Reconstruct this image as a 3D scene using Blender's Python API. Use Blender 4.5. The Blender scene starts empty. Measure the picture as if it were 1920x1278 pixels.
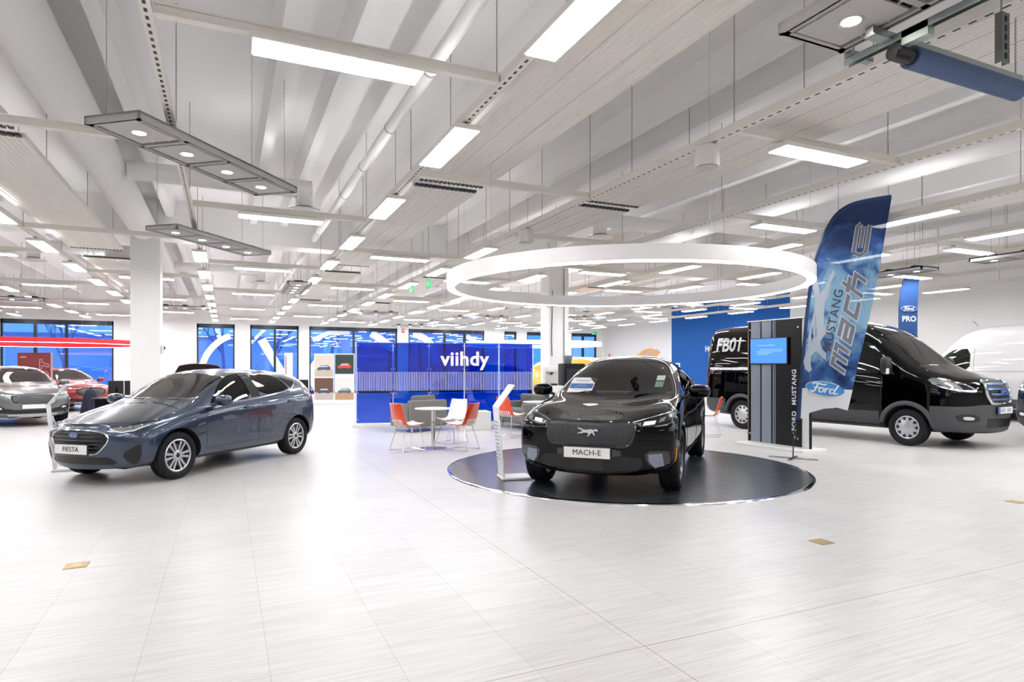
import bpy, bmesh, math, random
from mathutils import Vector, Matrix
from mathutils.bvhtree import BVHTree
random.seed(7)
SC = bpy.context.scene
COL = SC.collection
PI = math.pi
def R(d): return math.radians(d)

# ---------------------------------------------------------------- camera
CAM_YAW = -24.46           # camera turned right of the hall's long axis (+Y)
cam_data = bpy.data.cameras.new('camera'); cam = bpy.data.objects.new('camera', cam_data); COL.objects.link(cam)
cam.location = (0, 0, 1.5); cam.rotation_euler = (R(90), 0, R(CAM_YAW))
cam_data.sensor_width = 36; cam_data.lens = 36 * 1178 / 1920.0; cam_data.shift_y = 49 / 1920.0
cam_data.clip_end = 300; cam_data.clip_start = .05
SC.camera = cam
# ---------------------------------------------------------------- world: blue dusk sky
W = bpy.data.worlds.new('dusk'); SC.world = W; W.use_nodes = True
_n = W.node_tree.nodes; _l = W.node_tree.links
_bg = _n['Background']; _tc = _n.new('ShaderNodeTexCoord'); _sx = _n.new('ShaderNodeSeparateXYZ'); _cr = _n.new('ShaderNodeValToRGB')
_l.new(_tc.outputs['Generated'], _sx.inputs[0]); _l.new(_sx.outputs['Z'], _cr.inputs[0]); _l.new(_cr.outputs[0], _bg.inputs[0])
_cr.color_ramp.elements[0].position = 0.0; _cr.color_ramp.elements[0].color = (.09, .34, .90, 1)
_cr.color_ramp.elements[1].position = .25; _cr.color_ramp.elements[1].color = (.22, .50, 1.0, 1)
_bg.inputs[1].default_value = 2.0
# ---------------------------------------------------------------- exposure
VS = SC.view_settings
SC.display_settings.display_device = 'sRGB'
VS.view_transform = 'Standard'; VS.look = 'None'; VS.gamma = 1; VS.use_curve_mapping = False
VS.exposure = 0.0
LAMP_POWER = 30.5           # emission of the linear lamps' diffusers
SPOT_POWER = 12.0          # watts of one recessed spot
try:
    SC.cycles.max_bounces = 8; SC.cycles.diffuse_bounces = 6; SC.cycles.glossy_bounces = 4; SC.cycles.transparent_max_bounces = 10
    SC.cycles.transmission_bounces = 5; SC.cycles.sample_clamp_indirect = 6.0
    SC.cycles.caustics_reflective = False; SC.cycles.caustics_refractive = False
except Exception: pass
# ================================================================ helpers
def lin(c):
    if isinstance(c, str):
        c = c.lstrip('#'); c = tuple(int(c[i:i+2], 16) / 255 for i in (0, 2, 4))
    return tuple((x / 12.92 if x <= .04045 else ((x + .055) / 1.055) ** 2.4) for x in c[:3]) + (1,)
MATS = {}
def mat(name, col='#808080', rough=.5, metal=0, coat=0, spec=.5, emit=None, es=0, trans=0, coat_rough=.03):
    if name in MATS: return MATS[name]
    m = bpy.data.materials.new(name); m.use_nodes = True
    b = m.node_tree.nodes['Principled BSDF']
    b.inputs['Base Color'].default_value = lin(col); b.inputs['Roughness'].default_value = rough
    b.inputs['Metallic'].default_value = metal; b.inputs['Coat Weight'].default_value = coat
    b.inputs['Coat Roughness'].default_value = coat_rough
    b.inputs['Specular IOR Level'].default_value = spec
    if trans: b.inputs['Transmission Weight'].default_value = trans
    if emit:
        b.inputs['Emission Color'].default_value = lin(emit); b.inputs['Emission Strength'].default_value = es
    MATS[name] = m; return m
def nodes_of(m): return m.node_tree.nodes, m.node_tree.links, m.node_tree.nodes['Principled BSDF']
def glass_mat(name, tint, alpha_mix=.12, rough=.02, glossy=(1, 1, 1), extra=0.0):
    """thin sheet: tinted see-through mixed with a mirror by Fresnel"""
    if name in MATS: return MATS[name]
    m = bpy.data.materials.new(name); m.use_nodes = True; t = m.node_tree; t.nodes.clear()
    out = t.nodes.new('ShaderNodeOutputMaterial'); mix = t.nodes.new('ShaderNodeMixShader'); tr = t.nodes.new('ShaderNodeBsdfTransparent')
    gl = t.nodes.new('ShaderNodeBsdfGlossy'); fr = t.nodes.new('ShaderNodeFresnel'); ad = t.nodes.new('ShaderNodeMath'); ad.operation = 'ADD'; ad.use_clamp = True
    fr.inputs['IOR'].default_value = 1.5; ad.inputs[1].default_value = extra
    tr.inputs[0].default_value = lin(tint); gl.inputs[0].default_value = tuple(glossy) + (1,); gl.inputs['Roughness'].default_value = rough
    t.links.new(fr.outputs[0], ad.inputs[0]); t.links.new(ad.outputs[0], mix.inputs[0]); t.links.new(tr.outputs[0], mix.inputs[1]); t.links.new(gl.outputs[0], mix.inputs[2]); t.links.new(mix.outputs[0], out.inputs[0])
    MATS[name] = m; return m

class MB:
    """collects boxes, tubes, lathes and prisms for ONE mesh"""
    def __init__(s): s.v = []; s.f = []; s.mi = []; s.cur = 0
    def add(s, vs, fs, M=None):
        o = len(s.v)
        s.v += [tuple(M @ Vector(p)) if M is not None else tuple(p) for p in vs]
        s.f += [tuple(i + o for i in f) for f in fs]; s.mi += [s.cur] * len(fs); return s
    def box(s, c, d, M=None, bev=0):
        x, y, z = c; a, b, e = d[0] / 2, d[1] / 2, d[2] / 2
        if bev:
            return s.rbox(c, d, bev, M)
        vs = [(x + i * a, y + j * b, z + k * e) for k in (-1, 1) for j in (-1, 1) for i in (-1, 1)]
        return s.add(vs, [(0, 2, 3, 1), (4, 5, 7, 6), (0, 1, 5, 4), (2, 6, 7, 3), (0, 4, 6, 2), (1, 3, 7, 5)], M)
    def rbox(s, c, d, r, M=None, seg=2):
        bm = bmesh.new(); bmesh.ops.create_cube(bm, size=1)
        for v in bm.verts: v.co = Vector((v.co.x * d[0] + c[0], v.co.y * d[1] + c[1], v.co.z * d[2] + c[2]))
        bmesh.ops.bevel(bm, geom=bm.edges[:], offset=r, segments=seg, affect='EDGES', profile=.5)
        s.bm(bm, M); bm.free(); return s
    def bm(s, bm, M=None):
        bm.verts.ensure_lookup_table(); bm.verts.index_update()
        return s.add([v.co.copy() for v in bm.verts], [[v.index for v in f.verts] for f in bm.faces], M)
    def cyl(s, p0, p1, r, n=12, r2=None, cap=True):
        return s.tube([p0, p1], r, n, r2=r2, cap=cap)
    def tube(s, pts, r, n=8, r2=None, cap=True, closed=False):
        pts = [Vector(p) for p in pts]; vs = []; fs = []; K = len(pts)
        up = None
        for i, p in enumerate(pts):
            if closed: d = pts[(i + 1) % K] - pts[i - 1]
            else: d = pts[min(i + 1, K - 1)] - pts[max(i - 1, 0)]
            if d.length < 1e-9: d = Vector((0, 0, 1))
            d.normalize()
            if up is None: up = Vector((0, 0, 1)) if abs(d.z) < .9 else Vector((1, 0, 0))
            a = d.cross(up)
            if a.length < 1e-6: a = d.cross(Vector((.3, 1, .2)))
            a.normalize(); b = a.cross(d).normalized(); up = b
            rr = r if r2 is None else r + (r2 - r) * i / (K - 1)
            vs += [p + a * (rr * math.cos(2 * PI * k / n)) + b * (rr * math.sin(2 * PI * k / n)) for k in range(n)]
        for i in range(K if closed else K - 1):
            j = (i + 1) % K
            fs += [(i * n + k, i * n + (k + 1) % n, j * n + (k + 1) % n, j * n + k) for k in range(n)]
        if cap and not closed: fs += [tuple(range(n))[::-1], tuple((K - 1) * n + k for k in range(n))]
        return s.add(vs, fs)
    def lathe(s, prof, n=32, M=None, closed=False, cap=True):
        """profile of (r, z) turned about Z"""
        K = len(prof); vs = [(r * math.cos(2 * PI * k / n), r * math.sin(2 * PI * k / n), z) for r, z in prof for k in range(n)]; fs = []
        for i in range(K if closed else K - 1):
            j = (i + 1) % K
            fs += [(i * n + k, i * n + (k + 1) % n, j * n + (k + 1) % n, j * n + k) for k in range(n)]
        if cap and not closed:
            fs += [tuple(range(n))[::-1], tuple((K - 1) * n + k for k in range(n))]
        return s.add(vs, fs, M)
    def prism(s, poly, t0, t1, M=None):
        """polygon in local XY extruded in Z from t0 to t1"""
        n = len(poly); vs = [(p[0], p[1], t0) for p in poly] + [(p[0], p[1], t1) for p in poly]
        return s.add(vs, [tuple(range(n))[::-1], tuple(range(n, 2 * n))] + [(i, (i + 1) % n, n + (i + 1) % n, n + i) for i in range(n)], M)
    def build(s, name, mats, parent=None, smooth=False, angle=40):
        me = bpy.data.meshes.new(name); me.from_pydata([tuple(p) for p in s.v], [], s.f)
        if not isinstance(mats, (list, tuple)): mats = [mats]
        for m in mats: me.materials.append(m)
        if len(mats) > 1: me.polygons.foreach_set('material_index', s.mi)
        bm = bmesh.new(); bm.from_mesh(me); bmesh.ops.recalc_face_normals(bm, faces=bm.faces[:]); bm.to_mesh(me); bm.free()
        if smooth: shade(me, angle)
        me.update(); o = bpy.data.objects.new(name, me); COL.objects.link(o)
        if parent is not None: o.parent = parent
        return o
def shade(me, angle=40):
    me.polygons.foreach_set('use_smooth', [True] * len(me.polygons))
    try: me.set_sharp_from_angle(angle=R(angle))
    except Exception: pass
def tag(o, label=None, cat=None, group=None, kind=None):
    if label: o['label'] = label
    if cat: o['category'] = cat
    if group: o['group'] = group
    if kind: o['kind'] = kind
    return o
def thing(name, label, cat, loc=(0, 0, 0), rz=0, group=None, scale=1):
    o = bpy.data.objects.new(name, None); COL.objects.link(o); o.empty_display_size = .2
    o.location = loc; o.rotation_euler = (0, 0, rz); o.scale = (scale,) * 3
    return tag(o, label, cat, group)
def copy_tree(o, parent=None):
    c = o.copy(); COL.objects.link(c)
    if parent is not None: c.parent = parent; c.matrix_parent_inverse = o.matrix_parent_inverse.copy()
    for ch in list(o.children): copy_tree(ch, c)
    return c
def struct(name, mb, m, label=None, parent=None, smooth=False):
    o = mb.build(name, m, parent, smooth)
    if parent is None: o['kind'] = 'structure'
    if label: o['label'] = label
    return o
ORD = ['first', 'second', 'third', 'fourth', 'fifth', 'sixth', 'seventh', 'eighth', 'ninth', 'tenth', 'eleventh', 'twelfth', 'thirteenth', 'fourteenth', 'fifteenth', 'sixteenth']
def Mloc(loc=(0, 0, 0), rx=0, ry=0, rz=0, s=1):
    return Matrix.Translation(loc) @ Matrix.Rotation(rz, 4, 'Z') @ Matrix.Rotation(ry, 4, 'Y') @ Matrix.Rotation(rx, 4, 'X') @ Matrix.Scale(s, 4)
def chaikin(poly, it=2, closed=True):
    for _ in range(it):
        out = []; n = len(poly)
        for i in range(n if closed else n - 1):
            a, b = poly[i], poly[(i + 1) % n]
            out += [tuple(a[k] * .75 + b[k] * .25 for k in range(len(a))), tuple(a[k] * .25 + b[k] * .75 for k in range(len(a)))]
        if not closed: out = [poly[0]] + out + [poly[-1]]
        poly = out
    return poly
_FONT = {}
def text_mb(body, size=1.0, depth=.004, align='CENTER', shear=0, spacing=1.0, weight=0.0, sx=1.0):
    """lettering as a mesh in the local XY plane, raised along +Z; centred on its line"""
    c = bpy.data.curves.new('t', 'FONT'); c.body = body; c.size = size; c.extrude = depth / 2; c.align_x = align; c.align_y = 'CENTER'
    c.shear = shear; c.space_character = spacing; c.offset = weight; c.resolution_u = 4
    o = bpy.data.objects.new('t', c); COL.objects.link(o)
    bpy.context.view_layer.update()
    me = o.evaluated_get(bpy.context.evaluated_depsgraph_get()).to_mesh()
    mb = MB(); mb.add([(v.co.x * sx, v.co.y, v.co.z + depth / 2) for v in me.vertices], [tuple(p.vertices) for p in me.polygons])
    o.to_mesh_clear() if False else None
    bpy.data.objects.remove(o); bpy.data.curves.remove(c)
    return mb
def slice_mb(mb, step):
    'cut a mesh by level planes so that it can follow a curved skin'
    bm = bmesh.new(); V = [bm.verts.new(p) for p in mb.v]
    for f in mb.f:
        try: bm.faces.new([V[i] for i in f])
        except ValueError: pass
    zs = [p[2] for p in mb.v]; z = min(zs) + step
    while z < max(zs):
        bmesh.ops.bisect_plane(bm, geom=bm.verts[:] + bm.edges[:] + bm.faces[:], plane_co=(0, 0, z), plane_no=(0, 0, 1)); z += step
    out = MB(); out.bm(bm); bm.free(); return out
def xform(mb, M): mb.v = [tuple(M @ Vector(p)) for p in mb.v]; return mb
def text(name, body, m, parent, M, **k):
    return xform(text_mb(body, **k), M).build(name, m, parent)
def ribbon(mb, pts, w, z0=0, z1=.004, M=None):
    """flat stroke of width w (or list of widths) along 2D points"""
    n = len(pts); L = []; Rr = []
    for i in range(n):
        a = Vector(pts[max(i - 1, 0)][:2]); b = Vector(pts[min(i + 1, n - 1)][:2]); d = (b - a)
        d = d.normalized() if d.length > 1e-9 else Vector((1, 0)); nn = Vector((-d.y, d.x)); ww = (w[i] if isinstance(w, (list, tuple)) else w) / 2
        p = Vector(pts[i][:2]); L.append(p + nn * ww); Rr.append(p - nn * ww)
    for i in range(n - 1):
        mb.prism([L[i], Rr[i], Rr[i + 1], L[i + 1]], z0, z1, M)
    return mb
def spline(pts, n=8):
    """Catmull-Rom through 2D/3D points"""
    P = [Vector(p) for p in pts]; out = []
    for i in range(len(P) - 1):
        p0, p1, p2, p3 = P[max(i - 1, 0)], P[i], P[i + 1], P[min(i + 2, len(P) - 1)]
        for k in range(n):
            t = k / n
            out.append(.5 * ((2 * p1) + (p2 - p0) * t + (2 * p0 - 5 * p1 + 4 * p2 - p3) * t * t + (3 * p1 - p0 - 3 * p2 + p3) * t ** 3))
    out.append(P[-1]); return out
def script_ford(mb, s=1.0, z0=0, z1=.003, M=None):
    """the flowing four-letter script of the oval badge, about 1 wide times s"""
    st = [
        ([(-.40, .14), (-.34, .22), (-.22, .22), (-.05, .19), (.02, .24)], .055),
        ([(-.24, .21), (-.27, .05), (-.31, -.12), (-.38, -.17), (-.44, -.12)], .06),
        ([(-.36, .02), (-.25, .03), (-.14, .05)], .04),
        ([(-.10, .05), (-.17, -.02), (-.16, -.13), (-.08, -.14), (-.03, -.05), (-.06, .04), (-.10, .05), (-.02, .02), (.05, .05)], .045),
        ([(.05, .06), (.03, -.05), (.01, -.15)], .05), ([(.03, -.04), (.08, .05), (.15, .04)], .04),
        ([(.30, .03), (.22, .05), (.16, -.04), (.18, -.13), (.25, -.13), (.31, -.04)], .045),
        ([(.40, .27), (.34, .08), (.30, -.06), (.32, -.14), (.42, -.09)], .05)]
    for p, w in st:
        ribbon(mb, [(q.x * s, q.y * s) for q in spline(p, 6)], w * s, z0, z1, M)
    return mb
def oval_badge(name, parent, M, w, blue, white, lab=None):
    """blue oval, pale rim and script; in local XY of M, w wide"""
    h = w * .40; n = 48
    mb = MB(); mb.prism([(w / 2 * math.cos(2 * PI * i / n), h / 2 * math.sin(2 * PI * i / n)) for i in range(n)], 0, w * .012, M)
    o = mb.build(name, white, parent)
    mb = MB(); mb.prism([(w * .485 * math.cos(2 * PI * i / n), h * .46 * math.sin(2 * PI * i / n)) for i in range(n)], w * .012, w * .018, M)
    mb.build('badge_face', blue, o)
    mb = MB(); script_ford(mb, w * .80, w * .018, w * .026, M @ Matrix.Translation((0, -w * .012, 0)) @ Matrix.Diagonal((1, .78, 1, 1))); mb.build('badge_lettering', white, o)
    if lab: o['label'] = lab
    return o
HORSE = [(-1.0, .10), (-.95, .22), (-.82, .30), (-.70, .28), (-.55, .20), (-.35, .26), (-.10, .24), (.15, .20), (.40, .22), (.60, .34), (.80, .36), (1.0, .46),
         (.88, .28), (.70, .20), (.52, .10), (.62, -.02), (.85, -.08), (1.0, -.20), (.92, -.24), (.75, -.16), (.50, -.16), (.36, -.08), (.15, -.10), (-.05, -.14),
         (-.10, -.26), (.05, -.38), (-.02, -.44), (-.20, -.36), (-.26, -.20), (-.40, -.10), (-.52, -.18), (-.60, -.34), (-.72, -.34), (-.66, -.18), (-.58, -.02), (-.70, .10), (-.85, .08), (-.95, .02)]
BADGE_BLUE = mat('badge blue', '#1d4f9e', .25, coat=.8)
PLAST = mat('black plastic trim', '#17181a', .45)
SEAM = mat('car cavity black', '#0a0a0b', .7)
CHROME = mat('chrome', '#e8eaec', .08, 1)
# ================================================================ the hall
A0, A1, B0, B1 = -12.0, 21.8, -7.0, 34.0
ZC = 5.25          # underside of the slab
def floor_material():
    m = mat('floor tile', '#d6d1cc', .33, spec=.4); n, l, b = nodes_of(m)
    tc = n.new('ShaderNodeTexCoord'); sp = n.new('ShaderNodeSeparateXYZ'); cb = n.new('ShaderNodeCombineXYZ')
    l.new(tc.outputs['Object'], sp.inputs[0]); l.new(sp.outputs['Y'], cb.inputs['X']); l.new(sp.outputs['X'], cb.inputs['Y'])
    mp = n.new('ShaderNodeMapping'); mp.inputs['Location'].default_value = (.0, -.196 + .6, 0); l.new(cb.outputs[0], mp.inputs[0])
    br = n.new('ShaderNodeTexBrick'); br.offset = .5; br.inputs['Scale'].default_value = 1; br.inputs['Brick Width'].default_value = .6; br.inputs['Row Height'].default_value = .6
    br.inputs['Mortar Size'].default_value = .0022; br.inputs['Mortar Smooth'].default_value = .3; br.inputs['Bias'].default_value = 0
    br.inputs['Color1'].default_value = (.93, .93, .93, 1); br.inputs['Color2'].default_value = (1, 1, 1, 1); br.inputs['Mortar'].default_value = (.72, .69, .65, 1)
    l.new(mp.outputs[0], br.inputs[0])
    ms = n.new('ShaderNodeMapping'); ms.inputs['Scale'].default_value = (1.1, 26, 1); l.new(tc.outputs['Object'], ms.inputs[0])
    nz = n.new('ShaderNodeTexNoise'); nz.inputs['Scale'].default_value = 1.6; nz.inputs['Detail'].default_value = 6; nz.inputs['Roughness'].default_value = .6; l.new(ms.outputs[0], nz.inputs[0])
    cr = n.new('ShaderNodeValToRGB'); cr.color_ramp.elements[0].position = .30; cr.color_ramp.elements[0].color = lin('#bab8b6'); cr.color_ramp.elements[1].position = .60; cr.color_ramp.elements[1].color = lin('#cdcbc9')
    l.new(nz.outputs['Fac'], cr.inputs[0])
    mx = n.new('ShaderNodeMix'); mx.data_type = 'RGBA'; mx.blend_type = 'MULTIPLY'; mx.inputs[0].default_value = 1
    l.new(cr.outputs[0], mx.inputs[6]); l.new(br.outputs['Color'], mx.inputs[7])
    # the two brown movement joints
    last = mx.outputs[2]
    for ax, pos in (('X', 2.05), ('Y', 2.78)):
        d = n.new('ShaderNodeMath'); d.operation = 'SUBTRACT'; d.inputs[1].default_value = pos; l.new(sp.outputs[ax], d.inputs[0])
        a = n.new('ShaderNodeMath'); a.operation = 'ABSOLUTE'; l.new(d.outputs[0], a.inputs[0])
        c = n.new('ShaderNodeMath'); c.operation = 'LESS_THAN'; c.inputs[1].default_value = .0026; l.new(a.outputs[0], c.inputs[0])
        k = n.new('ShaderNodeMix'); k.data_type = 'RGBA'; l.new(c.outputs[0], k.inputs[0]); l.new(last, k.inputs[6]); k.inputs[7].default_value = lin('#8d7a62'); last = k.outputs[2]
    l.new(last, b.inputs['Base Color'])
    return m
WHITE = mat('white wall paint', '#f1f0ee', .7, spec=.2)
CEILW = mat('ceiling white', '#f6f5f4', .8, spec=.1)
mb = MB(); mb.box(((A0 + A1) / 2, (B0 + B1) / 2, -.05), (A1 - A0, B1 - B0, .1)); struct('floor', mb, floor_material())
# ceiling: slab with double-T ribs
mb = MB(); mb.box(((A0 + A1) / 2, (B0 + B1) / 2, ZC + .1), (A1 - A0, B1 - B0, .2))
RIBS = []
for k in range(-5, 10):
    for s in (-.865, .865):
        a = -.285 + 2.41 * k + s
        if A0 + .2 < a < A1 - .2: RIBS.append(a)
for a in RIBS:
    for b0, b1 in ((B0, 16.0), (16.62, B1)):
        M = Matrix(((1, 0, 0, a), (0, 0, -1, 0), (0, 1, 0, 0), (0, 0, 0, 1)))
        mb.prism([(-.075, 4.87), (.075, 4.87), (.12, ZC), (-.12, ZC)], -b1, -b0, M)
struct('ceiling', mb, CEILW)
mb = MB(); mb.box(((A0 + A1) / 2, 16.31, (4.40 + ZC) / 2), (A1 - A0, .62, ZC - 4.40)); struct('ceiling_beam', mb, CEILW, 'white concrete beam crossing the hall on top of the pillars')
# pillars
PILL = mat('pillar paint', '#f0efed', .6, spec=.25)
for i, (x0, x1, y0, y1, lb) in enumerate(((-1.92, -1.34, 16.03, 16.6, 'square white pillar rising behind the blue hatchback'), (8.48, 9.12, 16.05, 16.6, 'square white pillar with red cable reel behind the black car'))):
    mb = MB(); mb.rbox(((x0 + x1) / 2, (y0 + y1) / 2, 2.2), (x1 - x0, y1 - y0, 4.4), .012); struct('pillar', mb, PILL, lb)
# back wall with window openings
WIN = [(-8.93, -4.73, [-7.7, -6.55]), (-1.30, .38, []), (1.09, 3.40, [2.25]), (3.92, 8.55, [6.2]), (9.18, 13.69, [11.3, 12.5]), (14.98, 15.76, []), (16.45, 18.7, [17.6]), (19.54, 21.35, [20.4])]
WTOP, WBOT = 3.62, .10
mb = MB(); x = A0
for w0, w1, _ in WIN:
    mb.box(((x + w0) / 2, B1 + .1, ZC / 2), (w0 - x, .2, ZC)); x = w1
mb.box(((x + A1) / 2, B1 + .1, ZC / 2), (A1 - x, .2, ZC))
for w0, w1, _ in WIN:
    mb.box(((w0 + w1) / 2, B1 + .1, (WTOP + ZC) / 2), (w1 - w0, .2, ZC - WTOP)); mb.box(((w0 + w1) / 2, B1 + .1, WBOT / 2), (w1 - w0, .2, WBOT))
struct('wall_back', mb, WHITE)
FRAME = mat('dark window frame', '#15202e', .4); PANE = glass_mat('window glass', '#dfeaf4', extra=.06)
DECAL = mat('window decal white', '#dfe9f4', .5)
for i, (w0, w1, mul) in enumerate(WIN):
    mb = MB(); t = .07; y = B1 + .1
    for xx in (w0 + t / 2, w1 - t / 2): mb.box((xx, y, (WTOP + WBOT) / 2), (t, .12, WTOP - WBOT))
    mb.box(((w0 + w1) / 2, y, WTOP - .10), (w1 - w0, .12, .20)); mb.box(((w0 + w1) / 2, y, WBOT + .09), (w1 - w0, .12, .18))
    wf = struct('window_%d' % (i + 1), mb, FRAME)
    for xx in mul:
        mb = MB(); mb.box((xx, y, (WTOP + WBOT) / 2), (.11, .13, WTOP - WBOT)); mb.build('mullion', FRAME, wf)
    mb = MB(); mb.box(((w0 + w1) / 2, y + .02, (WTOP + WBOT) / 2), (w1 - w0 - .1, .012, WTOP - WBOT - .1)); mb.build('pane', PANE, wf)
    VY = Matrix(((1, 0, 0, 0), (0, 0, 1, y - .01), (0, 1, 0, 0), (0, 0, 0, 1)))
    d = MB()
    if i == 1: ribbon(d, [(.95 + 2.05 * math.cos(R(q)), 1.15 + 2.05 * math.sin(R(q))) for q in range(112, 196, 6)], .30, 0, .004, VY)
    if i == 2: ribbon(d, [(1.62, 2.9), (2.15, 1.95), (2.75, .9)], .42, 0, .004, VY)
    if i == 3: ribbon(d, [(7.15, 3.35), (7.75, 2.95), (8.40, 2.45)], .42, 0, .004, VY); ribbon(d, [(4.1, 2.9), (4.9, 3.3), (6.0, 3.35)], .22, 0, .004, VY); ribbon(d, [(4.5 + .45 * math.cos(R(q)), 1.1 + .8 * math.sin(R(q))) for q in range(0, 361, 20)], .3, 0, .004, VY)
    if i == 4: ribbon(d, [(9.3 + 1.45 * math.cos(R(q)), 2.0 + 1.35 * math.sin(R(q))) for q in range(84, -20, -8)], .40, 0, .004, VY); ribbon(d, [(12.6, 3.3), (13.1, 3.0), (13.55, 2.6)], .3, 0, .004, VY)
    if d.f: d.build('window_lettering', DECAL, wf)
# side and front walls
BLUEW = mat('blue wall paint', '#14549c', .6, spec=.25)
mb = MB(); mb.box((A1 + .1, (B0 + 19.4) / 2, ZC / 2), (.2, 19.4 - B0, ZC)); mb.box((A1 + .1, (27.2 + B1) / 2, ZC / 2), (.2, B1 - 27.2, ZC)); mb.cur = 1; mb.box((A1 + .1, 23.3, ZC / 2), (.2, 7.8, ZC))
struct('wall_right', mb, [WHITE, BLUEW])
mb = MB(); mb.box((A0 - .1, (B0 + B1) / 2, ZC / 2), (.2, B1 - B0, ZC)); struct('wall_left', mb, WHITE)
mb = MB(); mb.box(((A0 + A1) / 2, B0 - .1, ZC / 2), (A1 - A0, .2, ZC)); struct('wall_front', mb, WHITE)
mb = MB(); mb.box((A1 - .012, (B0 + B1) / 2, .05), (.02, B1 - B0, .1)); struct('baseboard_right', mb, mat('baseboard grey', '#b9b7b4', .5))
# blue wall lettering
RIGHTM = Matrix(((0, 0, -1, A1 - .005), (-1, 0, 0, 0), (0, 1, 0, 0), (0, 0, 0, 1)))   # local XY on the right wall, read from inside
mb = text_mb('Hu', size=.38, depth=.02, weight=.008); xform(mb, Matrix.Translation((0, 24.35, 2.40)) @ RIGHTM)
tag(mb.build('wall_lettering', mat('white letters', '#f4f5f6', .4)), 'white wall lettering on the blue wall beside the black van', 'sign')
# illuminated oval on the blue wall
os_ = thing('oval_wall_sign', 'blue oval wall sign with glowing white rim above the black van', 'sign', (A1 - .02, 21.9, 2.32))
M = Matrix(((0, 0, -1, 0), (-1, 0, 0, 0), (0, 1, 0, 0), (0, 0, 0, 1)))
mb = MB(); mb.prism([(1.75 * math.cos(2 * PI * i / 64), .98 * math.sin(2 * PI * i / 64)) for i in range(64)], 0, .07, M); mb.build('sign_face', BADGE_BLUE, os_)
mb = MB(); mb.tube([M @ Vector((1.70 * math.cos(2 * PI * i / 64), .95 * math.sin(2 * PI * i / 64), .09)) for i in range(64)], .035, 8, closed=True); mb.build('glowing_rim', mat('neon rim', '#ffffff', emit='#dfeaff', es=9), os_)
mb = MB(); script_ford(mb, 2.7, .07, .10, M @ Matrix.Translation((0, -.05, 0))); mb.build('sign_lettering', mat('white letters', '#f4f5f6', .4), os_)
# outside: ground, bare trees and a low building in the dusk
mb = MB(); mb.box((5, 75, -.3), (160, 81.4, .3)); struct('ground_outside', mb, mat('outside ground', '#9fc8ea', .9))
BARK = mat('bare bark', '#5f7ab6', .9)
def bare_tree(x, y, h, seed):
    rnd = random.Random(seed); mb = MB()
    def grow(p, d, L, r, lv):
        q = p + d * L; mb.tube([p, q], r, 5, r2=r * .7, cap=False)
        if lv == 0: return
        for _ in range(3):
            e = (d + Vector((rnd.uniform(-.8, .8), rnd.uniform(-.8, .8), rnd.uniform(-.1, .6)))).normalized(); grow(p + d * L * rnd.uniform(.6, 1), e, L * rnd.uniform(.55, .75), r * .6, lv - 1)
    grow(Vector((0, 0, -.15)), Vector((rnd.uniform(-.1, .1), 0, 1)).normalized(), h * .34, h * .014, 4)
    o = mb.build('bare_tree', BARK); o.location = (x, y, 0); return o
for i, (x, y, h) in enumerate(((-9, 46, 8), (-3.5, 44, 9), (0, 48, 10), (3, 45, 9), (7, 47, 11), (10.5, 44, 9), (14, 48, 10), (20, 46, 9))):
    tag(bare_tree(x, y, h, 30 + i), 'bare leafless tree outside, %s from the west end of the window front' % ORD[i], 'tree', 'bare trees outside the windows')
bd = thing('outside_building', 'low dark blue building standing beyond the trees outside', 'building', (0, 70, -.15))
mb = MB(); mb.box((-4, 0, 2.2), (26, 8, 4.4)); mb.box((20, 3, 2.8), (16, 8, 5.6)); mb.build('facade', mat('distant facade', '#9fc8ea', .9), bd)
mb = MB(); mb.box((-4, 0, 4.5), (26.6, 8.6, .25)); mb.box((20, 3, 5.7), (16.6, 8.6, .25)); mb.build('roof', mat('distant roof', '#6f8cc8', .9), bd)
# ================================================================ lighting rails, lamps, ducts, panels
ROWS = [-8.1, -5.6, -3.05, -.47, 2.04, 4.50, 6.93, 9.35, 11.75, 14.2, 16.6, 19.0]
def BK(k): return .75 + 2.66 * k
RAILZ = 3.82
RAILM = mat('rail white', '#ebe7df', .5)
def slot_mat():
    m = mat('slotted rail', '#d9d5cb', .5); n, l, b = nodes_of(m)
    tc = n.new('ShaderNodeTexCoord'); sp = n.new('ShaderNodeSeparateXYZ'); l.new(tc.outputs['Object'], sp.inputs[0])
    def M(op, a, v=None, b2=None):
        q = n.new('ShaderNodeMath'); q.operation = op; l.new(a, q.inputs[0])
        if v is not None: q.inputs[1].default_value = v
        if b2 is not None: l.new(b2, q.inputs[1])
        return q.outputs[0]
    f = M('LESS_THAN', M('FRACT', M('DIVIDE', sp.outputs['Y'], .10)), .5); g = M('LESS_THAN', M('ABSOLUTE', sp.outputs['X']), .011)
    z = M('LESS_THAN', sp.outputs['Z'], -.028)
    k = M('MULTIPLY', M('MULTIPLY', f, b2=g), b2=z)
    mx = n.new('ShaderNodeMix'); mx.data_type = 'RGBA'; l.new(k, mx.inputs[0]); mx.inputs[6].default_value = lin('#ebe7df'); mx.inputs[7].default_value = lin('#2b2a29'); l.new(mx.outputs[2], b.inputs['Base Color'])
    return m
SLOT = slot_mat()
RODM = mat('hanger rod steel', '#a39e97', .5, .3)
_rod = MB(); _rod.cyl((0, 0, 0), (0, 0, ZC - RAILZ - .03), .0052, 6)
ROD0 = None
STRIPS = [(-2.98, -2.00, 'between the third and fourth lighting rails'), (2.33, 3.28, 'right of the fifth lighting rail'), (4.86, 5.90, 'right of the sixth lighting rail'), (10.0, 10.95, 'right of the eighth lighting rail'), (14.7, 15.65, 'right of the tenth lighting rail'), (-7.8, -6.85, 'right of the first lighting rail')]
SEGS = ((.3, 8.1), (8.45, 15.7), (17.0, 24.2), (24.6, 32.4))
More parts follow.
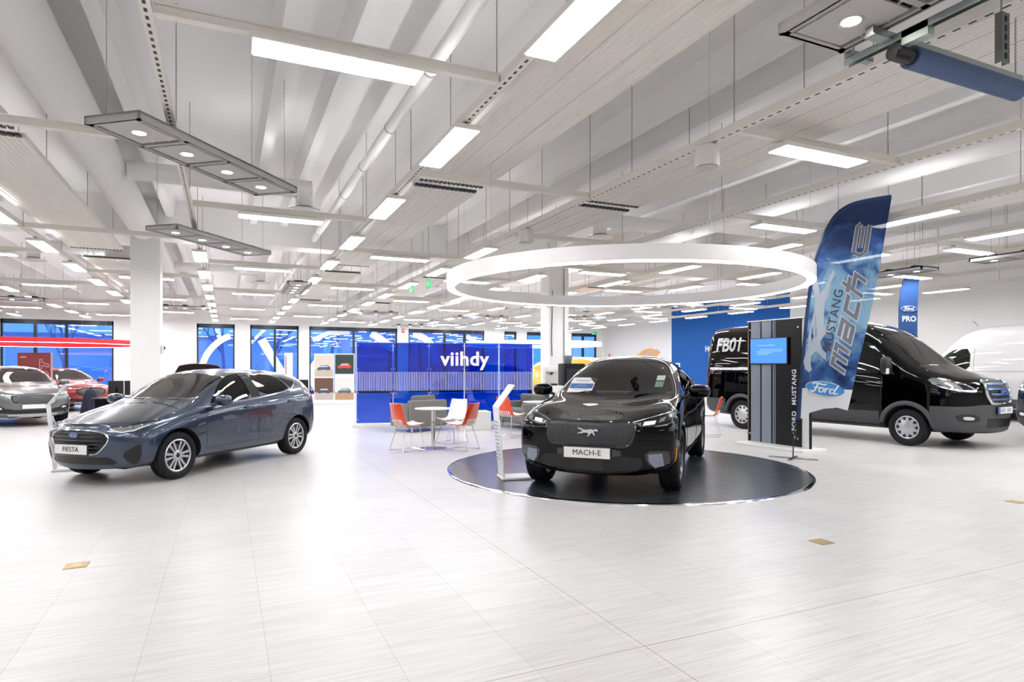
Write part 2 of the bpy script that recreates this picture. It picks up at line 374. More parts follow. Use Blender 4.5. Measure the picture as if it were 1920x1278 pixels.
def hang_top(x, y):
    'height of whatever a wire at x, y can be fixed to'
    if min(abs(x - r) for r in ROWS) < .16: return 3.69
    for c_, b_ in CROSS:
        if abs(y - b_) < .16 and ROWS[c_] < x < ROWS[c_ + 1]: return 3.69
    for x0, x1, _ in STRIPS:
        if x0 - .02 < x < x1 + .02 and any(a - .12 < y < b + .12 for a, b in SEGS): return 3.998
    if abs(x - 1.95) < .10: return 4.543
    if abs(x - 9.62) < .21: return 4.412
    if abs(x + 1.67) < .29: return 4.312
    if 15.98 < y < 16.64: return 4.40
    if min(abs(x - r) for r in RIBS) < .125: return 4.87
    return ZC
def rod(parent, x, y, z=.03):
    global ROD0
    if ROD0 is None:
        ROD0 = _rod.build('hanger_rod', RODM, parent); o = ROD0
    else:
        o = ROD0.copy(); COL.objects.link(o); o.parent = parent
    o.location = (x, y, z); return o
for i, a in enumerate(ROWS):
    mb = MB(); mb.box((0, 0, 0), (.062, 38, .06)); mb.box((0, 0, -.034), (.075, 38, .008))
    for s in (-1, 1): mb.box((s * .028, 0, .038), (.006, 38, .018))  # lips added along the top edges to hide the ceiling glow strip
    o = mb.build('lighting_rail', SLOT); o.location = (a, 13.8, RAILZ)
    tag(o, 'long white slotted lighting rail, %s counted from the left side of the hall' % ORD[i], 'lighting rail', 'slotted lighting rails under the ceiling')
    for k in range(-1, 12): rod(o, 0, BK(k) + 1.26 - 13.8 + (.0 if i % 2 else .12), .03)
# cross rails and where their lamps are
CROSS = []
for c in range(len(ROWS) - 1):
    par = (c - 3) % 2
    for k in range(-1, 6):
        b = (4.67 if par == 0 else 7.33) + 5.32 * k
        if -4 < b < 33.5: CROSS.append((c, b))
for n_, (c, b) in enumerate(CROSS):
    L = ROWS[c + 1] - ROWS[c]
    mb = MB(); mb.box((0, 0, 0), (L - .08, .05, .055)); mb.box((0, 0, -.03), (L - .08, .07, .012))
    for s in (-1, 1): mb.box((0, s * .0225, .036), (L - .08, .005, .022))  # same added lips, screening the glow strip from below
    o = mb.build('cross_rail', RAILM); o.location = ((ROWS[c] + ROWS[c + 1]) / 2, b, RAILZ)
    j = sorted(q for cc, q in CROSS if cc == c).index(b)
    tag(o, 'white cross rail, %s from the camera between the %s and %s lighting rails' % (ORD[j], ORD[c], ORD[c + 1]), 'cross rail', 'cross rails between the lighting rails')
HOUS = mat('lamp housing', '#e6e3dd', .45); DIFF = mat('lamp diffuser', '#ffffff', .5, emit='#fdfcff', es=LAMP_POWER)
ADDGLOW = mat('upper diffuser', '#ffffff', .5, emit='#fdfcff', es=LAMP_POWER * 1.45)
def linear_lamp_proto():
    mb = MB(); mb.rbox((0, 0, -.015), (.262, 1.20, .05), .006, seg=1); mb.box((0, 0, .018), (.05, .9, .03))
    h = mb.build('linear_lamp', HOUS)
    mb = MB(); mb.rbox((0, 0, -.0435), (.236, 1.17, .012), .004, seg=1); mb.build('diffuser', DIFF, h)
    # added glow strip, hidden on the rail's back, to brighten the ceiling
    mb = MB(); mb.box((0, 0, .1032), (.036, 1.1, .001)); mb.build('upper_added_glow', ADDGLOW, h)
    return h
LAMP0 = linear_lamp_proto(); _first = [True]
def put_lamp(x, y, rz, lb, group, up=True):
    o = LAMP0 if _first[0] else copy_tree(LAMP0); _first[0] = False
    if not up:
        for ch in list(o.children):
            if ch.name.startswith('upper'): bpy.data.objects.remove(ch)
    o.location = (x, y, RAILZ - .072); o.rotation_euler = (0, 0, rz); tag(o, lb, 'ceiling lamp', group)
LAMPS = []
for i, a in enumerate(ROWS):
    ks = []
    for k in range(-1, 13):
        if i == 3 and k < 5: continue
        if i == 5 and k < 4: continue
        if i == 6 and k < 5: continue
        if i in (9, 10) and k == 3: continue
        if i in (0,) and k < 6: continue
        if BK(k) > 33: continue
        ks.append(k)
    for q, k in enumerate(ks):
        put_lamp(a, BK(k), 0, 'flat lamp along the %s lighting rail from the left, %s from the camera' % (ORD[i], ORD[q]), 'flat lamps along the lighting rails')
NOLAMP = {(4, 2.01), (4, 7.33), (2, 7.33), (2, 12.65), (5, 9.99), (2, 2.01)}
for c in range(len(ROWS) - 1):
    bs = [b for cc, b in CROSS if cc == c and not any(c == p and abs(b - v) < .1 for p, v in NOLAMP)]
    for q, b in enumerate(sorted(bs)):
        off = -.03 if c != 5 else -.05
        put_lamp((ROWS[c] + ROWS[c + 1]) / 2 + off, b, PI / 2, 'glowing flat lamp crossing between the %s and %s lighting rails, %s from the camera' % (ORD[c], ORD[c + 1], ORD[q]), 'flat lamps on the cross rails', not any(x0 < ROWS[c + 1] - .6 and x1 > ROWS[c] + .6 for x0, x1, _ in STRIPS))
# ---- radiant heating panels
PANELM = mat('radiant panel', '#ece8e0', .55, spec=.3); GROOVE = mat('panel groove', '#a39d92', .6)
def radiant(x0, x1, y0, y1, lb):
    w = x1 - x0; t = thing('radiant_panel', lb, 'radiant panel', ((x0 + x1) / 2, (y0 + y1) / 2, 4.0), 0, 'radiant heating panels under the ceiling')
    L = y1 - y0; prof = []; n = 18
    for i in range(n):
        u = -w / 2 + w * i / n; d = w / n
        if i % 6 == 0 and i: prof += [(u - .006, .012), (u + .006, .012)]
        prof += [(u + .10 * d, 0), (u + .55 * d, 0), (u + .65 * d, .008), (u + .95 * d, .008)]
    prof += [(w / 2, 0), (w / 2, .055), (-w / 2, .055)]
    mb = MB(); mb.prism(prof, -L / 2, L / 2, Matrix(((1, 0, 0, 0), (0, 0, -1, 0), (0, 1, 0, 0), (0, 0, 0, 1)))); mb.build('panel_sheet', PANELM, t)
    for s in (-1, 1):
        mb = MB(); mb.box((0, s * (L / 2 + .008), .02), (w - .06, .016, .03))
        for i in range(14): mb.box((-w / 2 + .05 + i * (w - .1) / 13, s * (L / 2 + .045), .01), (.042, .07, .03))
        mb.build('end_connector', mat('connector dark', '#3a3a38', .6), t)
    for s in (-1, 1):
        for q in (-.35, 0, .35):
            mb = MB(); mb.cyl((s * (w / 2 - .04), q * L, .05), (s * (w / 2 - .04), q * L, (4.87 if min(abs((x0 + x1) / 2 + s * (w / 2 - .04) - r) for r in RIBS) < .125 else ZC) - 4.0), .005, 6); mb.build('hanger_rod', RODM, t)
for x0, x1, d in STRIPS:
    for q, (y0, y1) in enumerate(SEGS):
        if x0 < -5 and q < 2: continue
        radiant(x0, x1, y0, y1, 'ribbed cream radiant panel %s, %s length from the camera' % (d, ORD[q]))
# ---- ducts
DUCT = mat('duct white', '#efeeec', .5, spec=.3)
def duct(name, lb, p0, p1, r, bands=0, cat='duct'):
    mb = MB(); mb.cyl(p0, p1, r, 32); o = mb.build(name, DUCT, None, True); tag(o, lb, cat)
    if bands:
        m2 = MB(); A = Vector(p0); B = Vector(p1)
        for i in range(bands):
            c = A.lerp(B, (i + .5) / bands); d = (B - A).normalized(); m2.cyl(c - d * .012, c + d * .012, r + .006, 32)
        m2.build('duct_clamp', mat('duct clamp', '#b8b4ae', .4, .5), o, True)
    return o
duct('ventilation_duct', 'wide white round duct at upper left over the blue hatchback', (-1.67, -5, 4.58), (-1.67, 15.98, 4.58), .27)
duct('ventilation_duct', 'wide white round duct behind the ceiling beam over the first pillar', (-1.67, 16.64, 4.58), (-1.67, 33.4, 4.58), .24)
duct('ventilation_duct', 'long white round duct high above the feather flag', (9.62, -5, 4.60), (9.62, 15.98, 4.60), .19)
duct('ventilation_duct', 'white round duct beyond the ceiling beam at the right', (9.62, 16.64, 4.60), (9.62, 33.4, 4.60), .19)
duct('ceiling_pipe', 'slim white pipe with clamps under the ceiling near the camera', (1.95, -5, 4.62), (1.95, 15.98, 4.62), .075, 12, 'pipe')
duct('ceiling_pipe', 'slim white pipe under the ceiling beyond the beam', (1.95, 16.64, 4.62), (1.95, 33.4, 4.62), .075, 8, 'pipe')
def branch(x0, x1, y, z, r, lb, drop=.30):
    s = 1 if x1 > x0 else -1
    t = thing('branch_duct', lb, 'duct', (x1, y, z))
    mb = MB(); mb.cyl((x0 - x1, 0, 0), (s * .12, 0, 0), r, 28); mb.build('duct_arm', DUCT, t, True)
    mb = MB(); mb.cyl((0, 0, 0), (0, 0, -drop), r * .95, 28); mb.build('duct_drop', DUCT, t, True)
    mb = MB(); mb.lathe([(r * .9, -drop - .03), (r * 1.9, -drop - .06), (r * 1.9, -drop - .075), (r * 1.1, -drop - .05), (r * 1.0, -drop - .065), (r * .3, -drop - .09), (.001, -drop - .09), (.001, -drop - .02)], 32); mb.build('air_diffuser', mat('diffuser white', '#e4e2de', .4), t, True)
branch(-1.385, 1.22, 11.3, 4.55, .15, 'white branch duct with round air diffuser left of the row lamps')
branch(9.41, 7.05, 11.1, 4.55, .15, 'white branch duct with round air diffuser above the ring lamp')
branch(9.83, 12.2, 11.6, 4.55, .15, 'white branch duct leaving the right duct towards the vans')
branch(-1.42, 1.0, 21.6, 4.55, .15, 'white branch duct with diffuser beyond the first pillar')
branch(9.41, 6.4, 20.4, 4.55, .17, 'white branch duct with diffuser beyond the ring lamp')
branch(-1.92, -4.4, 19.3, 4.55, .15, 'white branch duct with diffuser over the silver car')
# ---- loudspeakers on the rails
for (x, y, z, lb) in ((4.50, 5.05, 3.755, 'white drum loudspeaker under the rail at upper right'), (4.50, 9.35, 3.755, 'white drum loudspeaker under the rail above the ring lamp'), (6.93, 17.3, 3.755, 'white drum loudspeaker under the rail far beyond the ring lamp')):
    t = thing('ceiling_speaker', lb, 'loudspeaker', (x, y, z))
    mb = MB(); mb.lathe([(.001, .02), (.10, .02), (.12, 0), (.125, -.19), (.118, -.20), (.001, -.195)], 32); mb.build('speaker_drum', mat('speaker white', '#e2dfda', .45), t, True)
    mb = MB(); mb.lathe([(.001, -.197), (.10, -.2), (.108, -.206), (.001, -.203)], 32); mb.build('speaker_grille', mat('speaker grille', '#c9c6c1', .6), t, True)
# ---- recessed spot panels hung on wires
SPG = mat('spot panel grey', '#a5a2a0', .5); SPP = mat('spot plate grey', '#b5b2b0', .45); SPD = mat('spot gap dark', '#3c3b3b', .7)
SPOTGLOW = mat('spot glow', '#ffffff', .3, emit='#fff6ea', es=30)
def spot_panel(x, y, ang, lb, light=True, z=3.56, wf=.8):
    t = thing('spot_panel', lb, 'ceiling lamp', (x, y, z), R(ang), 'grey spotlight panels')
    mb = MB(); mb.box((0, 0, .045), (2.32, .57, .02))
    for sx in (-1, 1): mb.box((sx * 1.145, 0, .02), (.03, .57, .07))
    for sy in (-1, 1): mb.box((0, sy * .27, .02), (2.32, .03, .07))
    for q in (-.58, 0, .58): mb.box((q, 0, 0), (.045, .54, .03))
    for sy in (-1, 1): mb.box((0, sy * .245, 0), (2.30, .045, .03))
    for sx in (-1, 1): mb.box((sx * 1.125, 0, 0), (.045, .54, .03))
    fr = mb.build('panel_frame', SPG, t)
    mb = MB(); mb.box((0, 0, .028), (2.28, .54, .012)); mb.build('panel_tray', SPD, fr)
    for k in range(4):
        u = -.87 + .58 * k
        mb = MB(); mb.box((u, 0, -.004), (.455, .40, .012))
        for sx in (-1, 1):
            for q in (-.09, .09): mb.box((u + q, sx * .21, -.002), (.012, .05, .008)); mb.box((u + sx * .24, q, -.002), (.04, .012, .008))
        pl = mb.build('spot_plate', SPP, t)
        mb = MB(); mb.lathe([(.05, -.012), (.072, -.016), (.075, -.008), (.05, 0)], 28, Mloc((u, 0, 0)), closed=True); mb.build('spot_ring', mat('spot ring', '#c9c7c5', .3, .8), pl, True)
        mb = MB(); mb.lathe([(.001, -.0135), (.056, -.0130), (.056, -.008), (.001, -.008)], 28, Mloc((u, 0, 0)), closed=True); mb.build('spot_lens', SPOTGLOW, pl)
        mb = MB(); mb.rbox((u, .0, .08), (.16, .20, .05), .01); mb.box((u, 0, .108), (.05, .22, .008)); mb.build('spot_driver', mat('driver dark', '#2c2b2b', .5), t)
        if light:
            ld = bpy.data.lights.new('spot', 'SPOT'); ld.energy = SPOT_POWER; ld.spot_size = R(62); ld.spot_blend = .6; ld.shadow_soft_size = .05; ld.color = (1, .96, .90)
            lo = bpy.data.objects.new('spot_light', ld); COL.objects.link(lo); lo.parent = t; lo.location = (u, 0, -.03)
    for sx in (-1, 1):
        for sy in (-1, 1):
            mb = MB(); wx_ = x + sx * wf * math.cos(R(ang)) - sy * .22 * math.sin(R(ang)); wy_ = y + sx * wf * math.sin(R(ang)) + sy * .22 * math.cos(R(ang)); mb.cyl((sx * wf, sy * .22, .05), (sx * wf, sy * .22, hang_top(wx_, wy_) - z), .003, 5); mb.build('hanger_wire', RODM, t)
spot_panel(-.17, 7.17, 51.8, 'grey panel of four spotlights hanging nearest over the blue hatchback', True, 3.60, 1.0)
spot_panel(-.18, 11.75, 51.8, 'grey panel of four spotlights in front of the first pillar', True, 3.60, 1.0)
spot_panel(1.65, 17.4, 90, 'grey panel of four spotlights over the photo posters')
spot_panel(3.44, 1.74, 90, 'grey panel of four spotlights beside the blue blind roller', True, 3.60)
spot_panel(13.46, 9.53, 90, 'grey panel of four spotlights above the feather flag and black van')
spot_panel(13.46, 6.30, 90, 'grey panel of four spotlights over the nose of the black van')
spot_panel(5.0, 24.4, -20, 'grey panel of four spotlights beyond the blue glass screen')
spot_panel(9.7, 24.5, -20, 'grey panel of four spotlights beside the ring lamp towards the windows')
spot_panel(8.7, 30.8, -24, 'grey panel of four spotlights close to the window front')
spot_panel(13.6, 17.2, -24, 'grey panel of four spotlights below the far rim of the white ring')
spot_panel(13.5, 23.0, -24, 'grey panel of four spotlights before the white side wall')
spot_panel(-1.6, 24.7, 0, 'grey panel of four spotlights beyond the first pillar')
spot_panel(-6.2, 23.6, 0, 'grey panel of four spotlights over the red ring')
# ---- ring lamps
def ring_lamp(x, y, z, Ro, hgt, m, lb, wd=.12, glow=7.0):
    t = thing('ring_lamp', lb, 'ring lamp', (x, y, z))
    mb = MB(); mb.lathe([(Ro - wd, .012), (Ro, .012), (Ro, hgt), (Ro - wd, hgt)], 128, closed=True); mb.build('ring_housing', m, t, True)
    mb = MB(); mb.lathe([(Ro - wd + .006, 0), (Ro - .006, 0), (Ro - .006, .014), (Ro - wd + .006, .014)], 128, closed=True); mb.build('light_strip', mat('ring glow %g' % glow, '#ffffff', emit='#ffffff', es=glow), t, True)
    for k in range(6):
        a = 2 * PI * k / 6 + .3; mb = MB(); c = (Ro - wd / 2) * math.cos(a), (Ro - wd / 2) * math.sin(a)
        mb.cyl((c[0], c[1], hgt), (c[0], c[1], hang_top(x + c[0], y + c[1]) - z), .0022, 5); mb.build('hanger_wire', mat('thin wire', '#c9c6c0', .5), t)
ring_lamp(5.40, 7.88, 2.655, 2.62, .185, mat('ring white', '#edebea', .5), 'large white ring lamp hanging above the black car')
ring_lamp(-5.6, 25.6, 2.24, 2.9, .15, mat('ring red', '#e01c26', .4), 'flat red ring lamp hanging over the red car', .06, 4.0)
ring_lamp(10.4, 20.9, 2.28, 2.5, .13, mat('ring white', '#edebea', .5), 'far white ring lamp beyond the second pillar', .10)
# ---- blind roller and steel channel at the upper right
t = thing('blind_roller', 'blue fabric blind roller on a steel bracket at upper right', 'roller', (3.84, 2.55, 3.50))
ZN = mat('galvanised steel', '#9aa3a2', .38, .85)
mb = MB(); mb.cyl((.06, 0, -.06), (1.22, 0, -.06), .068, 28); mb.build('fabric_roll', mat('navy blind fabric', '#45597c', .75), t, True)
mb = MB(); mb.cyl((-.10, 0, -.06), (.06, 0, -.06), .05, 20); mb.tube([(-.08, -.03, -.05), (-.14, -.05, -.12), (-.04, -.06, -.13), (.02, -.02, -.08)], .012, 8); mb.build('drive_motor', mat('motor black', '#161616', .5), t, True)
mb = MB(); mb.cyl((1.22, 0, -.06), (1.33, 0, -.06), .02, 12); mb.box((1.27, 0, -.05), (.025, .05, .08)); mb.build('end_bracket', ZN, t, True)
mb = MB(); mb.cyl((1.225, 0, -.06), (1.24, 0, -.06), .03, 12); mb.build('end_cap', mat('cap red', '#c5302c', .5), t, True)
mb = MB(); mb.box((.55, .05, .06), (1.6, .05, .045)); mb.box((.55, .05, .032), (1.6, .07, .008)); mb.build('cross_channel', ZN, t)
mb = MB(); mb.box((.42, -.34, -.02), (.075, .008, .30)); mb.box((.385, -.325, -.02), (.008, .04, .30)); mb.box((.455, -.325, -.02), (.008, .04, .30)); hp = mb.build('hanger_plate', mat('hanger plate', '#6d7070', .4, .8), t)
mb = MB()
for q in range(5): mb.box((.42, -.3455, -.13 + q * .055), (.018, .004, .034))
mb.build('plate_slot', mat('slot black', '#141414', .8), hp)
mb = MB(); mb.box((-.06, -1.1, .05), (.045, 2.9, .006)); mb.box((-.0825, -1.1, .03), (.005, 2.9, .045)); mb.box((-.0375, -1.1, .03), (.005, 2.9, .045)); mb.build('long_channel', ZN, t)
for q_ in (-.12, -1.2):
    mb = MB(); mb.box((-.055, q_, .005), (.06, .16, .085)); mb.build('channel_clamp', mat('clamp zinc', '#a9b5ae', .4, .7), t)
for q_ in (-2.2, .32):
    mb = MB(); mb.box((.02, q_, .075), (.22, .05, .04)); mb.build('channel_beam', ZN, t)
for px_, py_ in ((-.06, .30), (-.06, -1.2), (1.30, .05), (.42, -.32)):
    mb = MB(); mb.cyl((px_, py_, .07), (px_, py_, hang_top(3.84 + px_, 2.55 + py_) - 3.5), .006, 6); mb.build('hanger_rod', RODM, t)
# ---- green exit signs
def exit_sign(x, y, z, rz, lb, top):
    t = thing('exit_sign', lb, 'exit sign', (x, y, z), rz)
    mb = MB(); mb.rbox((0, 0, 0), (.36, .04, .18), .008); mb.build('sign_box', mat('exit green', '#27b06a', .4, emit='#27b06a', es=.5), t)
    mb = MB()
    for s in (-1, 1):
        mb.box((-.09, s * .0215, 0), (.09, .004, .12)); mb.box((.02, s * .0215, 0), (.07, .004, .02))
        mb.prism([(.06, -.035), (.10, 0), (.06, .035)], -.002, .002, Mloc((.0, s * .0215, 0), rx=PI / 2))
    mb.build('sign_pictogram', mat('white letters', '#f4f5f6', .4), t)
    mb = MB(); mb.cyl((0, 0, .09), (0, 0, top), .006, 6); mb.build('hanger_rod', RODM, t)
exit_sign(4.18, 15.2, 3.42, PI / 2 - .06, 'green exit sign hanging lower of the pair behind the ring lamp', RAILZ - 3.42 + 1.4)
exit_sign(4.22, 13.9, 3.40, PI / 2 - .06, 'green exit sign hanging nearest to the rim of the ring lamp', RAILZ - 3.40 + 1.4)
exit_sign(20.3, 32.6, 3.55, 0, 'small green exit sign before the last window by the white wall', 1.7)
# ================================================================ vehicles
def eval_mesh(o):
    bpy.context.view_layer.update()
    return bpy.data.meshes.new_from_object(o.evaluated_get(bpy.context.evaluated_depsgraph_get()))
def boolean(o, cutters, op='DIFFERENCE'):
    for c in cutters:
        md = o.modifiers.new('b', 'BOOLEAN'); md.object = c; md.operation = op; md.solver = 'EXACT'
        try: md.material_mode = 'TRANSFER'
        except Exception: pass
        me = eval_mesh(o); o.modifiers.clear()
        if len(me.polygons) > 10: old = o.data; o.data = me; bpy.data.meshes.remove(old)
    for c in cutters: d = c.data; bpy.data.objects.remove(c); bpy.data.meshes.remove(d)
def cage(stations, fb, rb, lvl=2, fz=None, rz=None):
    """half sections -> mirrored, subdivided closed body. station: list of 9 (x, y, z). fb/rb: bulge of the nose/tail per row"""
    bm = bmesh.new(); ring = []
    for st in stations:
        L = [bm.verts.new((x, y, z)) for x, y, z in st]
        Rr = [L[0]] + [bm.verts.new((x, -y, z)) for x, y, z in st[1:-1]] + [L[-1]]
        ring.append((L, Rr))
    for a, b in zip(ring, ring[1:]):
        for s in (0, 1):
            for j in range(8):
                q = [a[s][j], a[s][j + 1], b[s][j + 1], b[s][j]]
                bm.faces.new(q if s == 0 else q[::-1])
    for idx, bulge, sgn in ((0, fb, 1), (-1, rb, -1)):
        st = stations[idx]; L, Rr = ring[idx]; rows = []
        for j in range(1, 8):
            x, y, z = st[j]; row = [L[j]]
            for f in (.66, .33, 0, -.33, -.66): row.append(bm.verts.new((x + sgn * bulge[j] * (1 - abs(f) ** 2.2), y * f, z)))
            row.append(Rr[j]); rows.append(row)
        for a, b in zip(rows, rows[1:]):
            for k in range(6):
                q = [a[k], a[k + 1], b[k + 1], b[k]]; bm.faces.new(q if sgn > 0 else q[::-1])
        for row, p, fl in ((rows[0], L[0], 1), (rows[-1], L[8], 0)):
            q1 = [row[0], row[1], row[2], row[3], p]; q2 = [row[3], row[4], row[5], row[6], p]
            for q in (q1, q2): bm.faces.new(q if (sgn > 0) != bool(fl) else q[::-1])
    bmesh.ops.recalc_face_normals(bm, faces=bm.faces[:])
    me = bpy.data.meshes.new('body'); bm.to_mesh(me); bm.free()
    o = bpy.data.objects.new('body', me); COL.objects.link(o)
    md = o.modifiers.new('s', 'SUBSURF'); md.levels = lvl; md.render_levels = lvl
    me2 = eval_mesh(o); o.modifiers.clear(); o.data = me2; bpy.data.meshes.remove(me)
    return o
class Skin:
    """ray-casts outlines on to the body"""
    AX = {'side': (lambda u, v: Vector((u, 4, v)), Vector((0, -1, 0))), 'front': (lambda u, v: Vector((6, u, v)), Vector((-1, 0, 0))),
          'rear': (lambda u, v: Vector((-6, u, v)), Vector((1, 0, 0))), 'top': (lambda u, v: Vector((u, v, 6)), Vector((0, 0, -1)))}
    def __init__(s, o):
        bm = bmesh.new(); bm.from_mesh(o.data); bmesh.ops.triangulate(bm, faces=bm.faces[:]); s.t = BVHTree.FromBMesh(bm); bm.free()
    def hit(s, ax, u, v):
        o, d = s.AX[ax]; o = o(u, v); h = s.t.ray_cast(o, d)
        if h[0] is not None: return h[0], h[1]
        # beyond the outline: slide to the nearest point of the body
        p = o + d * (4 if ax == 'side' else 4.2); h = s.t.find_nearest(p if ax != 'side' else Vector((u, .6, v)))
        return h[0], h[1]
    def patch(s, ax, poly, off=.004, thick=.012, step=.05, mirror=False, both=False):
        bm = bmesh.new(); vs = [bm.verts.new((p[0], p[1], 0)) for p in poly]; bm.faces.new(vs)
        us = [p[0] for p in poly]; vv = [p[1] for p in poly]
        for k, (lo, hi) in enumerate(((min(us), max(us)), (min(vv), max(vv)))):
            n = int((hi - lo) / step)
            for i in range(1, n + 1):
                co = [0, 0, 0]; no = [0, 0, 0]; co[k] = lo + (hi - lo) * i / (n + 1); no[k] = 1
                bmesh.ops.bisect_plane(bm, geom=bm.verts[:] + bm.edges[:] + bm.faces[:], plane_co=co, plane_no=no)
        bm.verts.ensure_lookup_table(); bm.verts.index_update()
        top = []; bot = []
        for v in bm.verts:
            p, n = s.hit(ax, v.co.x, v.co.y)
            top.append(p + n * off); bot.append(p + n * (off - thick))
        N = len(top); F = [[v.index for v in f.verts] for f in bm.faces]
        E = [(e.verts[0].index, e.verts[1].index) for e in bm.edges if len(e.link_faces) == 1]
        bm.free()
        fs = [tuple(f) for f in F] + [tuple(i + N for i in f[::-1]) for f in F] + [(a, b, b + N, a + N) for a, b in E]
        mb = MB(); V = top + bot
        if not mirror or both: mb.add(V, fs)
        if mirror or both: mb.add([(p[0], -p[1], p[2]) for p in V], [f[::-1] for f in fs])
        return mb
    def line(s, ax, pts, r=.003, sub=.06, mirror=False, off=0.0, n=5):
        out = []
        for a, b in zip(pts, pts[1:]):
            k = max(1, int(math.hypot(b[0] - a[0], b[1] - a[1]) / sub))
            out += [(a[0] + (b[0] - a[0]) * i / k, a[1] + (b[1] - a[1]) * i / k) for i in range(k)]
        out.append(pts[-1]); P = []
        for u, v in out:
            p, nn = s.hit(ax, u, v); P.append(p + nn * off)
        mb = MB()
        mb.tube([(p.x, p.y if not mirror else -p.y, p.z) for p in P], r, n)
        return mb
def mirror_mb(mb): 
    m = MB(); m.add([(p[0], -p[1], p[2]) for p in mb.v], [f[::-1] for f in mb.f]); return m
TYRE = mat('tyre rubber', '#15161a', .75, spec=.3)
def make_wheel(parent, Rt, w, rr, loc, side, style, turn=0):
    M = Matrix.Translation(loc) @ Matrix.Rotation(turn, 4, 'Z') @ Matrix.Rotation(-PI / 2 * side, 4, 'X')
    mb = MB(); h = w / 2
    prof = [(rr, h * .80), (rr + .012, h * .93), (rr + .03, h), (Rt - .05, h * 1.02), (Rt - .018, h * .93), (Rt - .004, h * .80), (Rt, h * .6), (Rt, h * .15), (Rt - .008, h * .13), (Rt - .008, -h * .13), (Rt, -h * .15),
            (Rt, -h * .6), (Rt - .004, -h * .8), (Rt - .018, -h * .93), (Rt - .05, -h), (rr + .03, -h), (rr, -h * .8)]
    mb.lathe(prof, 56, M, closed=True); ty = mb.build('wheel', TYRE, parent, True, 35)
    alloy = style.get('mat') or mat('alloy silver', '#d6d8da', .28, 1.0)
    dark = mat('wheel well black', '#08090a', .8)
    # barrel and rim lip
    mb = MB(); mb.lathe([(rr + .004, h * .82), (rr - .010, h * .88), (rr - .022, h * .80), (rr - .03, h * .55), (rr - .035, -h * .7), (rr, -h * .8)], 56, M, closed=True)
    n = style['n']; zf = h * .74
    if style['kind'] == 'twin':
        for k in range(n):
            a = 2 * PI * k / n
            for sg in (-1, 1):
                g = style.get('gap', .10)
                p = [(.040, sg * .014 - .013), (.040, sg * .014 + .013), (rr - .018, sg * g * rr * 1.0 + .017), (rr - .018, sg * g * rr * 1.0 - .017)]
                p = [(q[0], q[1]) for q in p]
                mb.prism(p, zf - .035, zf - .004, M @ Matrix.Rotation(a, 4, 'Z'))
    elif style['kind'] == 'spoke':
        for k in range(n):
            a = 2 * PI * k / n; ww = style.get('w', .03)
            mb.prism([(.03, -ww * .8), (.03, ww * .8), (rr - .015, ww * 1.25), (rr - .015, -ww * 1.25)], zf - .04, zf, M @ Matrix.Rotation(a, 4, 'Z'))
    mb.lathe([(.001, zf + .004), (.050, zf + .004), (.062, zf - .004), (.066, zf - .04), (.001, zf - .04)], 32, M, closed=True)
    rim = mb.build('rim', alloy, ty, True, 30)
    if style['kind'] == 'cover':
        mb = MB(); mb.lathe([(.001, zf + .022), (.06, zf + .020), (.10, zf + .012), (rr - .05, zf - .002), (rr - .012, zf - .012), (rr - .012, zf - .03), (.001, zf - .03)], 56, M, closed=True)
        mb.build('wheel_cover', alloy, ty, True, 30)
        mb = MB()
        for k in range(n):
            a = 2 * PI * k / n; r0, r1 = rr * .62, rr * .86
            zz = zf + .004
            mb.prism([(r0, -.012), (r0, .012), (r1, .030), (r1 + .006, 0), (r1, -.030)], zf - .02, zz, M @ Matrix.Rotation(a, 4, 'Z'))
        mb.build('cover_vent', dark, ty)
    mb = MB(); mb.lathe([(.001, zf - .075), (rr - .03, zf - .075), (rr - .03, zf - .085), (.001, zf - .085)], 40, M, closed=True); mb.build('brake_backing', dark, ty)
    mb = MB(); mb.lathe([(.05, zf - .055), (rr * .72, zf - .055), (rr * .72, zf - .072), (.05, zf - .072)], 40, M, closed=True); mb.build('brake_disc', mat('brake steel', '#77797c', .4, 1), ty, True)
    mb = MB(); mb.lathe([(.001, zf + .009), (.026, zf + .008), (.030, zf + .003), (.001, zf + .003)], 24, M, closed=True)
    mb.build('hub_cap', style.get('cap') or mat('hub cap dark', '#20252e', .3, .5), ty, True)
    return ty
GL = {}
